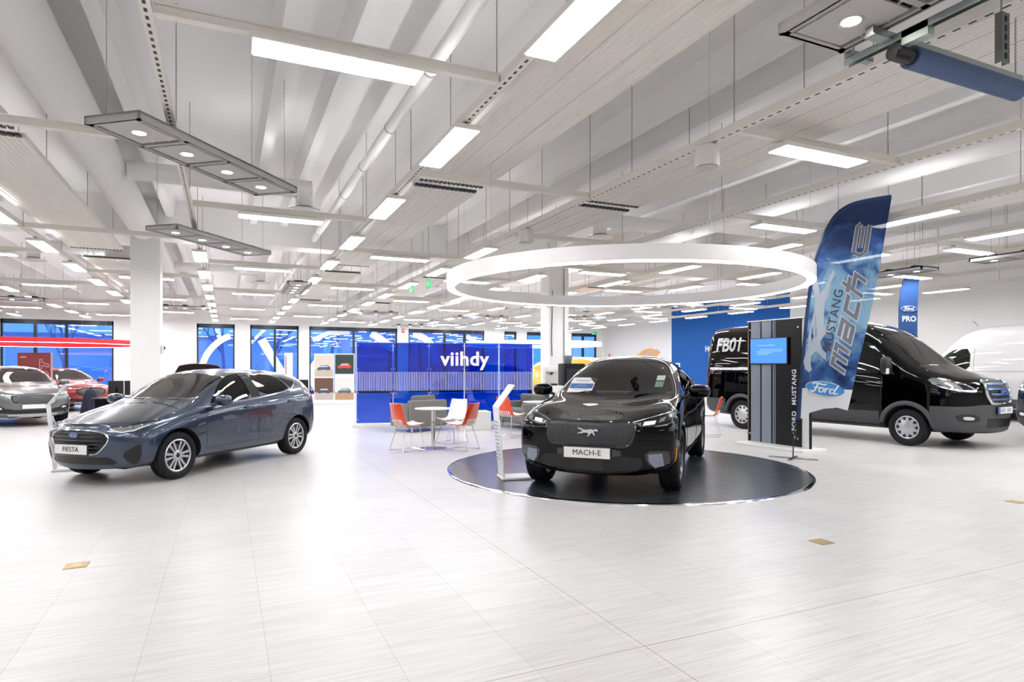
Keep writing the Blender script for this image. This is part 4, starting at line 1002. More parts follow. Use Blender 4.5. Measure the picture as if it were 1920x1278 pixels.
def extra_van(root, sk, paint):
    chrome = MATS['chrome']; blue = root.get('_bars', 1)
    g = [(-.44, 1.02), (-.40, 1.20), (-.36, 1.225), (.36, 1.225), (.40, 1.20), (.44, 1.02), (.36, .84), (.31, .815), (-.31, .815), (-.36, .84)]
    gr = sk.patch('front', g, .010, .03, .05).build('grille', GRILLE, root, True)
    fr = chaikin(g, 1)
    sk.line('front', fr + [fr[0]], .026, .05, off=.012, n=8).build('grille_surround', chrome, gr, True)
    bars = MB()
    for z in (1.165, 1.075, .985, .895):
        w = .39 if z > 1.0 else .34
        m = sk.patch('front', [(-w, z - .016), (w, z - .016), (w, z + .016), (-w, z + .016)], .022, .02, .08); bars.add(m.v, m.f)
    bars.build('grille_bar', mat('grille bar blue', '#5f7fb4', .25, .5) if blue else mat('grille bar', '#3a3d42', .25, .8), gr, True)
    p, n = sk.hit('front', 0, 1.04)
    oval_badge('badge', root, Matrix.Translation((p.x + .03, 0, 1.04)) @ FRONTM, .26, BADGE_BLUE, mat('badge silver', '#d8dce0', .2, .9))
    lamp = chaikin([(.56, 1.02), (.74, 1.02), (.93, 1.05), (.98, 1.13), (.95, 1.27), (.86, 1.27), (.66, 1.16)], 1)
    for sg in (1, -1):
        h = sk.patch('front', lamp, .006, .02, .04, mirror=sg < 0).build('headlight', LAMPBACK, root, True)
        sk.patch('front', [(.63, 1.06), (.78, 1.06), (.80, 1.16), (.72, 1.15)], .010, .008, .04, mirror=sg < 0).build('lamp_bowl', mat('lamp bowl dark', '#24272b', .2, .6), h, True)
        sk.patch('front', [(.80, 1.10), (.92, 1.11), (.93, 1.22), (.85, 1.20)], .010, .008, .04, mirror=sg < 0).build('lamp_bowl', mat('lamp reflector', '#eef0f2', .05, 1), h, True)
        sk.line('front', [(.60, 1.035), (.76, 1.035), (.92, 1.065)], .012, .05, mirror=sg < 0, off=.010).build('light_strip', LAMPWHITE, h, True)
        fo = sk.patch('front', chaikin([(.55, .50), (.60, .62), (.86, .64), (.93, .60), (.86, .49)], 1), .024, .02, .05, mirror=sg < 0).build('fog_lamp_recess', mat('matt black insert', '#141619', .6), root, True)
        sk.patch('front', chaikin([(.66, .535), (.66, .585), (.80, .60), (.83, .57), (.80, .535)], 1), .030, .012, .05, mirror=sg < 0).build('fog_lamp', mat('lamp reflector', '#eef0f2', .05, 1), fo, True)
        # sculpted cladding round the wheels and along the sills
        for ax in (1.875, -1.875):
            a0, a1 = (4, 176)
            pts = [(ax + .455 * math.cos(R(a)), .36 + .44 * math.sin(R(a))) for a in range(a0, a1 + 1, 8)]
            sk.line('side', pts, .045, .08, mirror=sg < 0, off=.0, n=8).build('arch_trim', VANPL, root, True)
        sk.patch('side', [(1.38, .31), (-1.38, .31), (-1.38, .62), (1.38, .62)], .016, .03, .12, mirror=sg < 0).build('side_cladding', VANPL, root, True)
        sk.patch('side', [(-2.38, .38), (-3.02, .42), (-3.02, .72), (-2.34, .70)], .016, .03, .12, mirror=sg < 0).build('side_cladding', VANPL, root, True)
        sk.patch('rear', [(.86, .75), (.99, .75), (.985, 1.45), (.88, 1.45)], .006, .03, .08, mirror=sg < 0).build('tail_light', mat('tail light red', '#c81824', .15, coat=1), root, True)
    mb = MB(); mb.tube([(2.12, -.80, 1.40), (2.02, -.30, 1.475), (1.98, .1, 1.49)], .012, 6); mb.tube([(2.12, .1, 1.45), (2.03, .45, 1.47), (1.98, .8, 1.46)], .012, 6); mb.build('wiper', PLAST, root)
    if root.get('_letters'):
        p, n = sk.hit('side', -2.2, 2.02)
        # on the right flank: reads along -x -> +x seen from the right
        M = Matrix.Translation((-2.32, -p.y - .004, 2.00)) @ Matrix(((1, 0, 0, 0), (0, 0, -1, 0), (0, 1, 0, 0), (0, 0, 0, 1)))
        mb = xform(text_mb('FB01', size=.46, depth=.004, weight=.012, spacing=1.0, sx=.86), M)
        mb = slice_mb(mb, .05)
        mb.v = [(x, -sk.hit('side', x, z)[0].y - .006 + (0 if abs(y - (-p.y - .004)) < .002 else -.0), z) for x, y, z in mb.v]
        mb.build('van_lettering', mat('white ink', '#f1f2f2'), root)
        for z in (1.40,):
            mb = sk.patch('side', [(-2.85, z), (-1.30, z), (-1.30, z + .06), (-2.85, z + .06)], .008, .012, .2, mirror=True); mb.build('side_rail', mat('rail silver', '#aeb4bb', .25, .9), root, True)
        mb = MB(); mb.rbox((.45, -.3, 2.50), (.22, .6, .06), .025); mb.build('roof_marker', mat('roof marker olive', '#5c5b36', .5), root, True)
    if root.get('_bulge'):
        mb = MB(); mb.tube([(.6, .4, 2.72), (.75, .4, 2.86)], .006, 6); mb.build('aerial', PLAST, root)
def van_spec(paint, roof=0.0, glass=None, nose_dark=True):
    r = roof
    def st(x, hw, zb, zs, zm, zh, yw, zw, yr, zr, y7, z7, zt, d=(0,) * 9):
        return [(x + d[0], 0, zb), (x + d[1], hw * .72, zb), (x + d[2], hw * .97, zs), (x + d[3], hw, zm), (x + d[4], hw * .985, zh), (x + d[5], yw, zw), (x + d[6], yr, zr), (x + d[7], y7, z7), (x + d[8], 0, zt)]
    return dict(
        paint=paint, glass=glass or glass_mat('van glass', '#d8dfdc', extra=.03), hw=1.03, fx=1.875, rx=-1.875, wz=.345, arch=(.42, .42), wr=.345, ww=.22, rim=.215, inset=.03, uz=.34,
        wheel=dict(kind='cover', n=10, mat=mat('wheel cover silver', '#c2c5c8', .35, .7), cap=mat('wheel cover silver', '#c2c5c8')),
        st=[
            st(2.66, .93, .28, .36, .62, .92, .90, 1.10, .62, 1.22, .30, 1.255, 1.26, (.2, .06, 0, 0, 0, 0, .02, .14, .18)),
            st(2.57, .99, .27, .34, .62, .95, .955, 1.16, .68, 1.275, .33, 1.305, 1.31),
            st(2.36, 1.02, .26, .33, .62, .98, .975, 1.26, .74, 1.345, .36, 1.38, 1.385),
            st(2.02, 1.03, .26, .33, .62, 1.0, .98, 1.36, .80, 1.44, .40, 1.475, 1.48),
            st(1.72, 1.03, .26, .33, .62, 1.02, .975, 1.42, .85, 1.66, .46, 1.715, 1.72),
            st(1.30, 1.03, .26, .33, .62, 1.04, .97, 1.48, .86, 2.02, .50, 2.09 + r * .2, 2.10 + r * .2),
            st(.95, 1.03, .26, .33, .62, 1.06, .97, 1.50, .845, 2.24 + r * .6, .50, 2.33 + r * .8, 2.345 + r * .8),
            st(.45, 1.03, .26, .33, .62, 1.08, .975, 1.55, .84, 2.36 + r, .50, 2.455 + r, 2.47 + r),
            st(-.60, 1.03, .26, .33, .62, 1.10, .985, 1.60, .845, 2.39 + r, .50, 2.49 + r, 2.505 + r),
            st(-1.80, 1.03, .26, .33, .62, 1.10, .985, 1.60, .845, 2.39 + r, .50, 2.49 + r, 2.505 + r),
            st(-2.85, 1.025, .28, .36, .62, 1.10, .98, 1.60, .84, 2.38 + r, .50, 2.48 + r, 2.495 + r),
            st(-3.02, 1.0, .34, .42, .66, 1.10, .965, 1.60, .82, 2.33 + r, .50, 2.43 + r, 2.445 + r),
        ],
        fb=[0, .26, .34, .37, .37, .34, .26, .06, 0], rb=[0, .03, .04, .05, .05, .05, .04, .02, 0],
        cabin=(.30, 1.98, .75), skin=.06,
        side_windows=[dict(poly=chaikin([(1.62, 1.42), (1.30, 1.80), (1.10, 1.97), (.90, 2.03), (.52, 2.04), (.52, 1.36), (1.2, 1.34)], 1)),
                      dict(poly=[(1.86, 1.40), (1.68, 1.43), (1.62, 1.52), (1.60, 1.62)], mat=PLAST, blind=True)],
        windscreen=dict(poly=chaikin([(-.84, 1.50), (-.82, 1.60), (-.78, 2.02), (-.68, 2.10), (0, 2.16), (.68, 2.10), (.78, 2.02), (.82, 1.60), (.84, 1.50), (.4, 1.52), (-.4, 1.52)], 1), xr=(.8, 2.6)),
        mirror=dict(loc=(1.58, 1.17, 1.50), size=(.10, .115, .17), mat=PLAST, ex=.55, lens=True),
        handles=[(.62, 1.20)], handle_mat=PLAST,
        plate=dict(x=3.05, z=.70, band=True),
        interior=dict(seats=[(.62, .45), (.62, -.45)], z=1.02, dash=(1.62, 1.34, 1.66), wheel=(1.22, .45, 1.42)),
        pieces=[('front_bumper', 'front', [(-.87, .33), (.87, .33), (.88, .76), (.5, .80), (-.5, .80), (-.88, .76)], VANPL, dict(off=.018, thick=.05, step=.08)),
                ('bumper_end', 'side', [(2.30, .33), (2.84, .33), (2.84, .77), (2.28, .77)], VANPL, dict(off=.018, thick=.04, sides='both')),
                ('lower_grille', 'front', [(-.42, .40), (.42, .40), (.42, .56), (-.42, .56)], GRILLE, dict(off=.024, thick=.02))],
        lines=[('door_seam', 'side', [(1.40, .62), (1.42, 1.3)], SEAM, dict(r=.005)), ('door_seam', 'side', [(.42, .5), (.42, 2.05)], SEAM, dict(r=.005)),
               ('door_seam', 'side', [(-.92, .5), (-.92, 2.1)], SEAM, dict(r=.005)), ('body_crease', 'side', [(.40, 1.38), (-2.9, 1.36)], SEAM, dict(r=.004)),
               ('bonnet_seam', 'front', [(-.92, 1.31), (-.6, 1.255), (0, 1.25), (.6, 1.255), (.92, 1.31)], SEAM, dict(r=.005, sides='one'))],
        extra=extra_van)
def raised_panel(root, paint, hinge, w, l, ang, name='raised_bonnet', sgn=1, lining=None):
    """opened bonnet or tailgate hinged across the car"""
    def lid(t, off):
        mb = MB(); n = 10; m = 8; vs = []
        for s in (0, 1):
            for i in range(n + 1):
                for j in range(m + 1):
                    u = i / n; v = j / m * 2 - 1
                    ww = w / 2 * (1 - .18 * u ** 3)
                    vs.append((u * l * (1 - .06 * v * v), v * ww, -.10 * u * u - .06 * v * v + (t if s else 0) + off))
        fs = []
        for s in (0, 1):
            o = s * (n + 1) * (m + 1)
            for i in range(n):
                for j in range(m): fs.append((o + i * (m + 1) + j, o + (i + 1) * (m + 1) + j, o + (i + 1) * (m + 1) + j + 1, o + i * (m + 1) + j + 1))
        N = (n + 1) * (m + 1)
        rim = [i * (m + 1) for i in range(n + 1)] + [n * (m + 1) + j for j in range(1, m + 1)] + [i * (m + 1) + m for i in range(n - 1, -1, -1)] + [j for j in range(m - 1, 0, -1)]
        fs += [(rim[k], rim[(k + 1) % len(rim)], rim[(k + 1) % len(rim)] + N, rim[k] + N) for k in range(len(rim))]
        M = Matrix.Translation(hinge) @ Matrix.Rotation(R(-ang), 4, 'Y') @ Matrix.Diagonal((sgn, 1, 1, 1))
        return mb.add(vs, fs, M)
    o = lid(.03, 0).build(name, paint, root, True)
    lid(.012, -.02).build('panel_lining', lining or mat('lining black', '#101012', .8), o, True)
    return o
def extra_suv(root, sk, paint):
    chrome = MATS['chrome']; v = root.get('_v', 0)
    g = chaikin([(-.52, .80), (-.40, .86), (.40, .86), (.52, .80), (.46, .66), (.36, .60), (-.36, .60), (-.46, .66)], 2)
    gr = sk.patch('front', g, .006, .02, .05).build('grille', GRILLE, root, True)
    mesh = MB()
    for i in range(-9, 10):
        for s in (1, -1):
            u0 = i * .055
            pts = [(u0 + s * (z - .73), z) for z in (.62, .66, .70, .74, .78, .82, .85)]
            pts = [q for q in pts if abs(q[0]) < .50 - abs(q[1] - .76) * 1.2]
            if len(pts) > 1: m = sk.line('front', pts, .0035, .04, off=.008, n=4); mesh.add(m.v, m.f)
    mesh.build('grille_mesh', mat('grille mesh silver', '#9a9ea3', .3, .8), gr)
    sk.line('front', g + [g[0]], .016, .05, off=.008).build('grille_surround', chrome if v != 1 else GRILLE, gr, True)
    lamp = chaikin([(.55, .87), (.66, .84), (.83, .88), (.90, .96), (.85, .98), (.70, .93)], 1)
    for sg in (1, -1):
        h = sk.patch('front', lamp, .004, .015, .04, mirror=sg < 0).build('headlight', LAMPBACK, root, True)
        sk.patch('front', [(.64, .865), (.80, .895), (.82, .935), (.70, .905)], .008, .006, .04, mirror=sg < 0).build('lamp_bowl', mat('lamp bowl dark', '#24272b', .2, .6), h, True)
        sk.line('front', [(.58, .87), (.70, .86), (.84, .90)], .010, .04, mirror=sg < 0, off=.008).build('light_strip', LAMPWHITE, h, True)
        fo = sk.patch('front', chaikin([(.56, .44), (.64, .56), (.82, .60), (.84, .48), (.72, .42)], 1), .004, .012, .05, mirror=sg < 0).build('fog_lamp_recess', mat('matt black insert', '#141619', .6), root, True)
        sk.patch('front', [(.66, .48), (.76, .50), (.76, .54), (.67, .53)], .010, .01, .05, mirror=sg < 0).build('fog_lamp', LAMPWHITE, fo, True)
        sk.patch('rear', [(.60, .90), (.80, .93), (.82, 1.02), (.62, 1.0)], .004, .012, .05, mirror=sg < 0).build('tail_light', mat('tail light red', '#c81824', .15, coat=1), root, True)
    if root.get('_bonnet'): raised_panel(root, paint, (1.02, 0, 1.10), 1.55, 1.25 if root.get('_same') else 1.05, root['_bonnet'], lining=paint if root.get('_same') else None)
    if root.get('_tail'): raised_panel(root, paint, (-1.62, 0, 1.60), 1.30, .95, root['_tail'], 'raised_tailgate', -1)
def suv_spec(paint, plate=True, box=0.0, glass=None, surround=None):
    b = box
    return dict(
        paint=paint, glass=glass or CLEAR, hw=.93, fx=1.355, rx=-1.355, wz=.35, arch=(.40, .40), wr=.35, ww=.225, rim=.235, inset=.02, uz=.30, wheel=dict(kind='spoke', n=10, w=.02), lvl=2,
        st=[
            S(1.98, (0, .26, .2), (.58, .26, .05), (.82, .33), (.86, .54), (.85, .72), (.80, .83 + b), (.62, .88 + b), (.30, .90 + b, .12), (0, .905 + b, .16)),
            S(1.88, (0, .24), (.62, .24), (.88, .32), (.905, .54), (.90, .76), (.85, .90 + b), (.66, .955 + b), (.32, .975 + b), (0, .98 + b)),
            S(1.65, (0, .23), (.66, .23), (.91, .31), (.925, .54), (.92, .80), (.86, .96 + b), (.70, 1.02 + b), (.34, 1.045 + b), (0, 1.05 + b)),
            S(1.30, (0, .23), (.68, .23), (.915, .30), (.935, .56), (.925, .84), (.865, 1.01 + b), (.71, 1.065 + b), (.35, 1.095 + b), (0, 1.10 + b)),
            S(1.00, (0, .23), (.68, .23), (.915, .30), (.93, .56), (.925, .88), (.87, 1.05 + b), (.73, 1.12 + b), (.36, 1.15 + b), (0, 1.155 + b)),
            S(.66, (0, .23), (.68, .23), (.91, .30), (.92, .56), (.925, .92), (.87, 1.09), (.75, 1.28 + b), (.42, 1.35 + b), (0, 1.36 + b)),
            S(.25, (0, .23), (.68, .23), (.91, .30), (.915, .56), (.925, .94), (.87, 1.11), (.70 + b * .5, 1.50 + b), (.43, 1.585 + b), (0, 1.60 + b)),
            S(-.25, (0, .23), (.68, .23), (.91, .30), (.915, .56), (.93, .96), (.87, 1.13), (.66 + b * .6, 1.575 + b), (.39, 1.655 + b), (0, 1.665 + b)),
            S(-.85, (0, .23), (.68, .23), (.91, .30), (.925, .58), (.93, .98), (.87, 1.15), (.65 + b * .6, 1.57 + b), (.37, 1.65 + b), (0, 1.66 + b)),
            S(-1.40, (0, .24), (.68, .24), (.91, .31), (.94, .60), (.93, 1.0), (.86, 1.17), (.63 + b * .6, 1.53 + b), (.36, 1.61 + b), (0, 1.62 + b)),
            S(-1.85, (0, .27), (.64, .27), (.89, .34), (.92, .62), (.90, 1.0), (.82, 1.17), (.61 + b * .6, 1.43 + b), (.35, 1.53 + b), (0, 1.54 + b)),
            S(-2.05, (0, .32), (.58, .32), (.84, .40), (.88, .64), (.86, .98), (.76, 1.14), (.58 + b * .6, 1.33 + b), (.33, 1.47 + b), (0, 1.48 + b)),
        ],
        fb=[0, .16, .20, .24, .25, .23, .16, .05, 0], rb=[0, .06, .12, .13, .11, .08, .04, .01, 0],
        cabin=(-1.8, .98, .5), skin=.05,
        side_windows=[dict(poly=chaikin([(.70, 1.13), (.30, 1.42), (.0, 1.53), (-.22, 1.55), (-.24, 1.16), (.3, 1.14)], 1)),
                      dict(poly=chaikin([(-.33, 1.55), (-.95, 1.53), (-1.10, 1.2), (-.36, 1.165)], 1)),
                      dict(poly=chaikin([(-1.05, 1.52), (-1.50, 1.46), (-1.62, 1.30), (-1.2, 1.215)], 1), mat=DARKG)],
        windscreen=dict(poly=chaikin([(-.70, 1.175 + b), (-.66, 1.22 + b), (-.61, 1.50), (-.52, 1.55), (0, 1.585), (.52, 1.55), (.61, 1.50), (.66, 1.22 + b), (.70, 1.175 + b), (.4, 1.19 + b), (-.4, 1.19 + b)], 1), xr=(.15, 1.4)),
        rear_window=dict(poly=[(-.56, 1.20), (-.52, 1.42), (0, 1.45), (.52, 1.42), (.56, 1.20)], xr=(-2.4, -1.75), mat=DARKG),
        mirror=dict(loc=(.66, 1.05, 1.17), size=(.12, .13, .085), mat=paint),
        handles=[(.0, 1.0), (-1.05, 1.03)],
        plate=dict(x=2.235, z=.55) if plate else None,
        interior=dict(seats=[(-.12, .38), (-.12, -.38), (-1.05, .36), (-1.05, -.36)], z=.60, dash=(.80, 1.13, 1.40), wheel=(.48, .38, 1.08)),
        pieces=[('lower_bumper', 'front', chaikin([(-.80, .36), (.80, .36), (.70, .50), (.50, .50), (.42, .46), (-.42, .46), (-.50, .50), (-.70, .50)], 1), GRILLE, dict(off=.004)),
                ('skid_plate', 'front', [(-.5, .27), (.5, .27), (.56, .345), (-.56, .345)], mat('skid silver', '#b9bcbf', .35, .7), dict(off=.006)),
                ('sill_cladding', 'side', [(.95, .28), (-.95, .28), (-.95, .40), (.95, .40)], PLAST, dict(off=.006, sides='both'))],
        lines=[('bonnet_seam', 'front', [(-.80, .985), (-.55, .90), (0, .895), (.55, .90), (.80, .985)], SEAM, dict(r=.004, sides='one')),
               ('door_seam', 'side', [(.85, .42), (.88, .9)], SEAM, dict(r=.004)), ('door_seam', 'side', [(-.28, .42), (-.28, 1.12)], SEAM, dict(r=.004)),
               ('window_moulding', 'side', [(.90, 1.09), (-.3, 1.135), (-1.2, 1.19), (-1.62, 1.28)], mat('chrome', '#e8eaec', .08, 1), dict(r=.008, off=.002))],
        extra=extra_suv)
# ================================================================ furniture and displays
# ---- turntable under the black car
t = thing('car_turntable', 'round dark tiled turntable with chrome rim under the black car', 'platform', (5.40, 7.88, 0))
m = mat('turntable tile', '#23282d', .28, spec=.45); n, l, b = nodes_of(m)
tc = n.new('ShaderNodeTexCoord'); br = n.new('ShaderNodeTexBrick'); br.offset = 0; br.inputs['Scale'].default_value = 1; br.inputs['Brick Width'].default_value = .6; br.inputs['Row Height'].default_value = .6; br.inputs['Mortar Size'].default_value = .005
br.inputs['Color1'].default_value = lin('#21262b'); br.inputs['Color2'].default_value = lin('#272c31'); br.inputs['Mortar'].default_value = lin('#6a6f72')
mp = n.new('ShaderNodeMapping'); mp.inputs['Location'].default_value = (.15, .25, 0); l.new(tc.outputs['Object'], mp.inputs[0]); l.new(mp.outputs[0], br.inputs[0]); l.new(br.outputs['Color'], b.inputs['Base Color'])
mb = MB(); mb.lathe([(.001, 0), (2.56, 0), (2.56, .012), (.001, .012)], 128); mb.build('turntable_top', m, t)
mb = MB(); mb.lathe([(2.56, 0), (2.615, 0), (2.61, .012), (2.60, .016), (2.56, .016)], 128, closed=True); mb.build('chrome_rim', mat('chrome', '#e8eaec', .08, 1), t, True)
# ---- brass floor boxes
for x, y, lb in ((-1.03, 5.69, 'small brass floor box in the tiles before the blue hatchback'), (4.65, 3.81, 'small brass floor box before the turntable'), (8.0, 4.04, 'small brass floor box at the right before the vans')):
    t = thing('floor_box', lb, 'floor box', (x, y, 0))
    mb = MB(); mb.rbox((0, 0, .002), (.15, .15, .004), .001); mb.build('brass_plate', mat('brass', '#b3965c', .35, .9), t)
    mb = MB(); mb.lathe([(.001, .004), (.035, .004), (.035, .0055), (.001, .0055)], 20); mb.build('socket_cap', mat('brass light', '#cdb27c', .3, .9), t)
# ---- bent clear price stands
ACR = glass_mat('acrylic', '#eef2f2', extra=.10); SHEET = mat('stand sheet', '#f6f7f7', .45)
def price_stand(x, y, rz, lb):
    t = thing('price_stand', lb, 'price stand', (x, y, .013 if x > 0 else 0), rz, 'bent white price stands'); y = 0
    mb = MB(); mb.rbox((.16, 0, .015), (.42, .34, .03), .006); mb.build('base', mat('stand white', '#eeeeec', .35), t)
    W2 = .30
    def sheet(p, q, th=.018):
        mb = MB(); d = (Vector(q) - Vector(p)); nn = Vector((-d.z, 0, d.x)).normalized() * th / 2
        P, Q = Vector(p), Vector(q)
        vs = []
        for s in (-1, 1):
            o = Vector((0, s * W2 / 2, 0)); vs += [P - nn + o, P + nn + o, Q + nn + o, Q - nn + o]
        mb.add(vs, [(0, 1, 2, 3), (7, 6, 5, 4), (0, 4, 5, 1), (1, 5, 6, 2), (2, 6, 7, 3), (3, 7, 4, 0)]); return mb
    sheet((-.02, 0, .03), (-.10, 0, .96)).build('upright', SHEET, t)
    sheet((-.10, 0, .955), (.12, 0, 1.25)).build('reading_panel', SHEET, t)
    mb = MB()
    for i in range(11): mb.box((-.052 - i * .0042, 0, .28 + i * .048), (.022, .20 - (i % 3) * .04, .012), Mloc((0, 0, 0)))
    mb.build('stand_print', mat('print grey', '#9aa2ac', .6), t)
    return t
price_stand(3.37, 7.70, R(-10), 'bent white price stand on the turntable by the black car')
price_stand(-2.24, 11.05, R(5), 'bent white price stand beside the nose of the blue hatchback')
# ---- round tables and shell chairs
CHROME = mat('chrome', '#e8eaec', .08, 1)
def cafe_table(x, y, lb):
    t = thing('round_table', lb, 'table', (x, y, 0), 0, 'round white cafe tables')
    mb = MB(); mb.lathe([(.001, .722), (.30, .722), (.335, .728), (.345, .738), (.335, .747), (.001, .75)], 48); mb.build('tabletop', mat('table white', '#f0f0ee', .25), t, True)
    mb = MB(); mb.cyl((0, 0, .02), (0, 0, .724), .038, 24); mb.build('pedestal', CHROME, t, True)
    mb = MB(); mb.lathe([(.001, 0), (.25, 0), (.25, .008), (.05, .020), (.001, .022)], 48); mb.build('base', mat('brushed steel', '#aeb0b3', .25, 1), t, True)
cafe_table(3.48, 11.16, 'round white table on chrome pedestal between the three chairs')
cafe_table(6.25, 12.35, 'round white table partly hidden behind the black car')
def chair_proto(out, inn, pad):
    prof = [(.26, .475), (.20, .450), (.08, .432), (-.06, .430), (-.15, .452), (-.205, .52), (-.24, .62), (-.275, .74), (-.305, .85)]
    wid = [.40, .43, .45, .45, .44, .43, .42, .40, .36]
    P = spline([(a, b, 0) for a, b in prof], 4); Wd = spline([(w, 0, 0) for w in wid], 4)
    def shell(off, th, k=1.0):
        mb = MB(); n = len(P); m = 8; vs = []
        for s in (0, 1):
            for i in range(n):
                d = (P[min(i + 1, n - 1)] - P[max(i - 1, 0)]); nn = Vector((-d.y, d.x)).normalized() * -1
                for j in range(m + 1):
                    v = j / m * 2 - 1; cup = .035 * abs(v) ** 2.5
                    o = off + (th if s else 0) + cup
                    vs.append((P[i].x + nn.x * o, v * Wd[i].x / 2 * k, P[i].y + nn.y * o))
        N = n * (m + 1); fs = []
        for s in (0, 1):
            for i in range(n - 1):
                for j in range(m):
                    q = [s * N + i * (m + 1) + j, s * N + (i + 1) * (m + 1) + j, s * N + (i + 1) * (m + 1) + j + 1, s * N + i * (m + 1) + j + 1]; fs.append(q)
        rim = [i * (m + 1) for i in range(n)] + [(n - 1) * (m + 1) + j for j in range(1, m + 1)] + [i * (m + 1) + m for i in range(n - 2, -1, -1)] + [j for j in range(m - 1, 0, -1)]
        fs += [(rim[k2], rim[(k2 + 1) % len(rim)], rim[(k2 + 1) % len(rim)] + N, rim[k2] + N) for k2 in range(len(rim))]
        return mb.add(vs, fs)
    t = thing('shell_chair', '-', 'chair')
    sh = shell(0, .008).build('seat_shell', out, t, True)
    shell(.008, .004, .985).build('inner_shell', inn, t, True)
    # rows of diamond perforations low in the back
    mb = MB()
    for r_, (u, z0) in enumerate(((-.165, .462), (-.188, .492), (-.205, .522), (-.218, .552))):
        for j in range(-3, 4):
            yy = j * .052 + (.026 if r_ % 2 else 0)
            if abs(yy) < .18: mb.rbox((0, 0, 0), (.030, .026, .016), .004, Mloc((u - .003, yy, z0), ry=R(-58)), 1)
    mb.build('perforation', pad, sh)
    st = CHROME
    for s in (-1, 1):
        mb = MB()
        mb.tube([(.16, s * .13, .445), (.235, s * .22, .008), (-.24, s * .22, .008), (-.13, s * .13, .445)], .0065, 8); mb.build('leg_frame', st, t, True)
    for cx, cy, cz in ((.16, .13, .44), (-.13, .13, .44), (.235, .22, .008)):
        mb = MB(); mb.tube([(cx, -cy, cz), (cx, cy, cz)], .0062, 8); mb.build('cross_wire', st, t, True)
    return t
ORANGE = mat('orange shell', '#e4461f', .22, coat=.5); WSH = mat('white shell', '#efeeec', .25, coat=.4)
cp = chair_proto(ORANGE, WSH, WSH); wp = chair_proto(WSH, WSH, ORANGE)
cu = [True, True]
def put_chair(proto, x, y, rz, lb):
    i = 0 if proto is cp else 1
    o = proto if cu[i] else copy_tree(proto); cu[i] = False
    o.location = (x, y, 0); o.rotation_euler = (0, 0, R(rz)); o['label'] = lb; o['group'] = 'moulded shell chairs'
put_chair(cp, 2.98, 11.10, 18, 'orange shell chair left of the nearer round table')
put_chair(cp, 3.91, 10.80, 128, 'orange shell chair right of the nearer round table')
put_chair(wp, 4.10, 11.90, 216, 'white shell chair behind the nearer round table')
put_chair(cp, 5.62, 12.40, 22, 'orange shell chair beyond the price stand and black car bonnet')
put_chair(cp, 9.56, 10.68, 132, 'orange shell chair between the black car and the black van')
put_chair(cp, 14.38, 16.5, 25, 'orange shell chair before the service desks')
# ---- armchair, sofa and cube table
GREY = mat('grey felt', '#706f6b', .9); GREYD = mat('grey cushion', '#676661', .95)
def sofa(x, y, rz, w, lb, name='armchair', cat='armchair'):
    t = thing(name, lb, cat, (x, y, 0), R(rz))
    mb = MB(); mb.rbox((0, .0, .26), (w - .3, .72, .24), .03); mb.build('seat_base', GREY, t, True)
    mb = MB(); mb.rbox((0, -.34, .42), (w, .17, .62), .03); mb.build('back_frame', GREY, t, True)
    for s in (-1, 1):
        mb = MB(); mb.rbox((s * (w / 2 - .085), .03, .38), (.17, .80, .54), .03); mb.build('arm', GREY, t, True)
    n = max(1, round((w - .34) / .65))
    for k in range(n):
        cw = (w - .36) / n; cx = -(w - .36) / 2 + cw * (k + .5)
        mb = MB(); mb.rbox((cx, .04, .43), (cw - .01, .68, .13), .045); mb.build('seat_cushion', GREYD, t, True)
        mb = MB(); mb.rbox((0, 0, 0), (cw - .02, .16, .40), .06, Mloc((cx, -.20, .64), rx=R(-10))); mb.build('back_cushion', GREYD, t, True)
    for sx in (-1, 1):
        for sy in (-1, 1):
            mb = MB(); mb.cyl((sx * (w / 2 - .1), sy * .32, 0), (sx * (w / 2 - .1), sy * .32, .14), .02, 12); mb.build('leg', CHROME, t, True)
sofa(4.18, 14.55, 20, 1.05, 'grey felt armchair with its back to the round table')
sofa(6.70, 13.9, 90, 1.55, 'grey felt sofa in front of the right part of the blue screen', 'sofa', 'sofa')
t = thing('cube_table', 'low white block table beside the grey armchair', 'table', (5.45, 14.25, 0), R(-10))
mb = MB(); mb.rbox((0, 0, .22), (.75, .62, .44), .008); mb.build('table_block', mat('block white', '#ecebe8', .4), t)
for i, (dx, dy, c, lb) in enumerate(((-.12, .05, '#3a3c40', 'dark magazine lying on the low white block table'), (.16, -.06, '#c9d24a', 'lime green magazine lying on the low white block table'))):
    tt = thing('magazine', lb, 'magazine', (5.45 + dx, 14.25 + dy, .44), R(20 - 40 * i))
    mb = MB(); mb.box((0, 0, .006), (.21, .29, .010)); mb.build('pages', mat('paper white', '#f3f3f1', .6), tt)
    mb = MB(); mb.box((0, 0, .0125), (.212, .292, .003)); mb.build('cover', mat('cover ' + c, c, .3), tt)
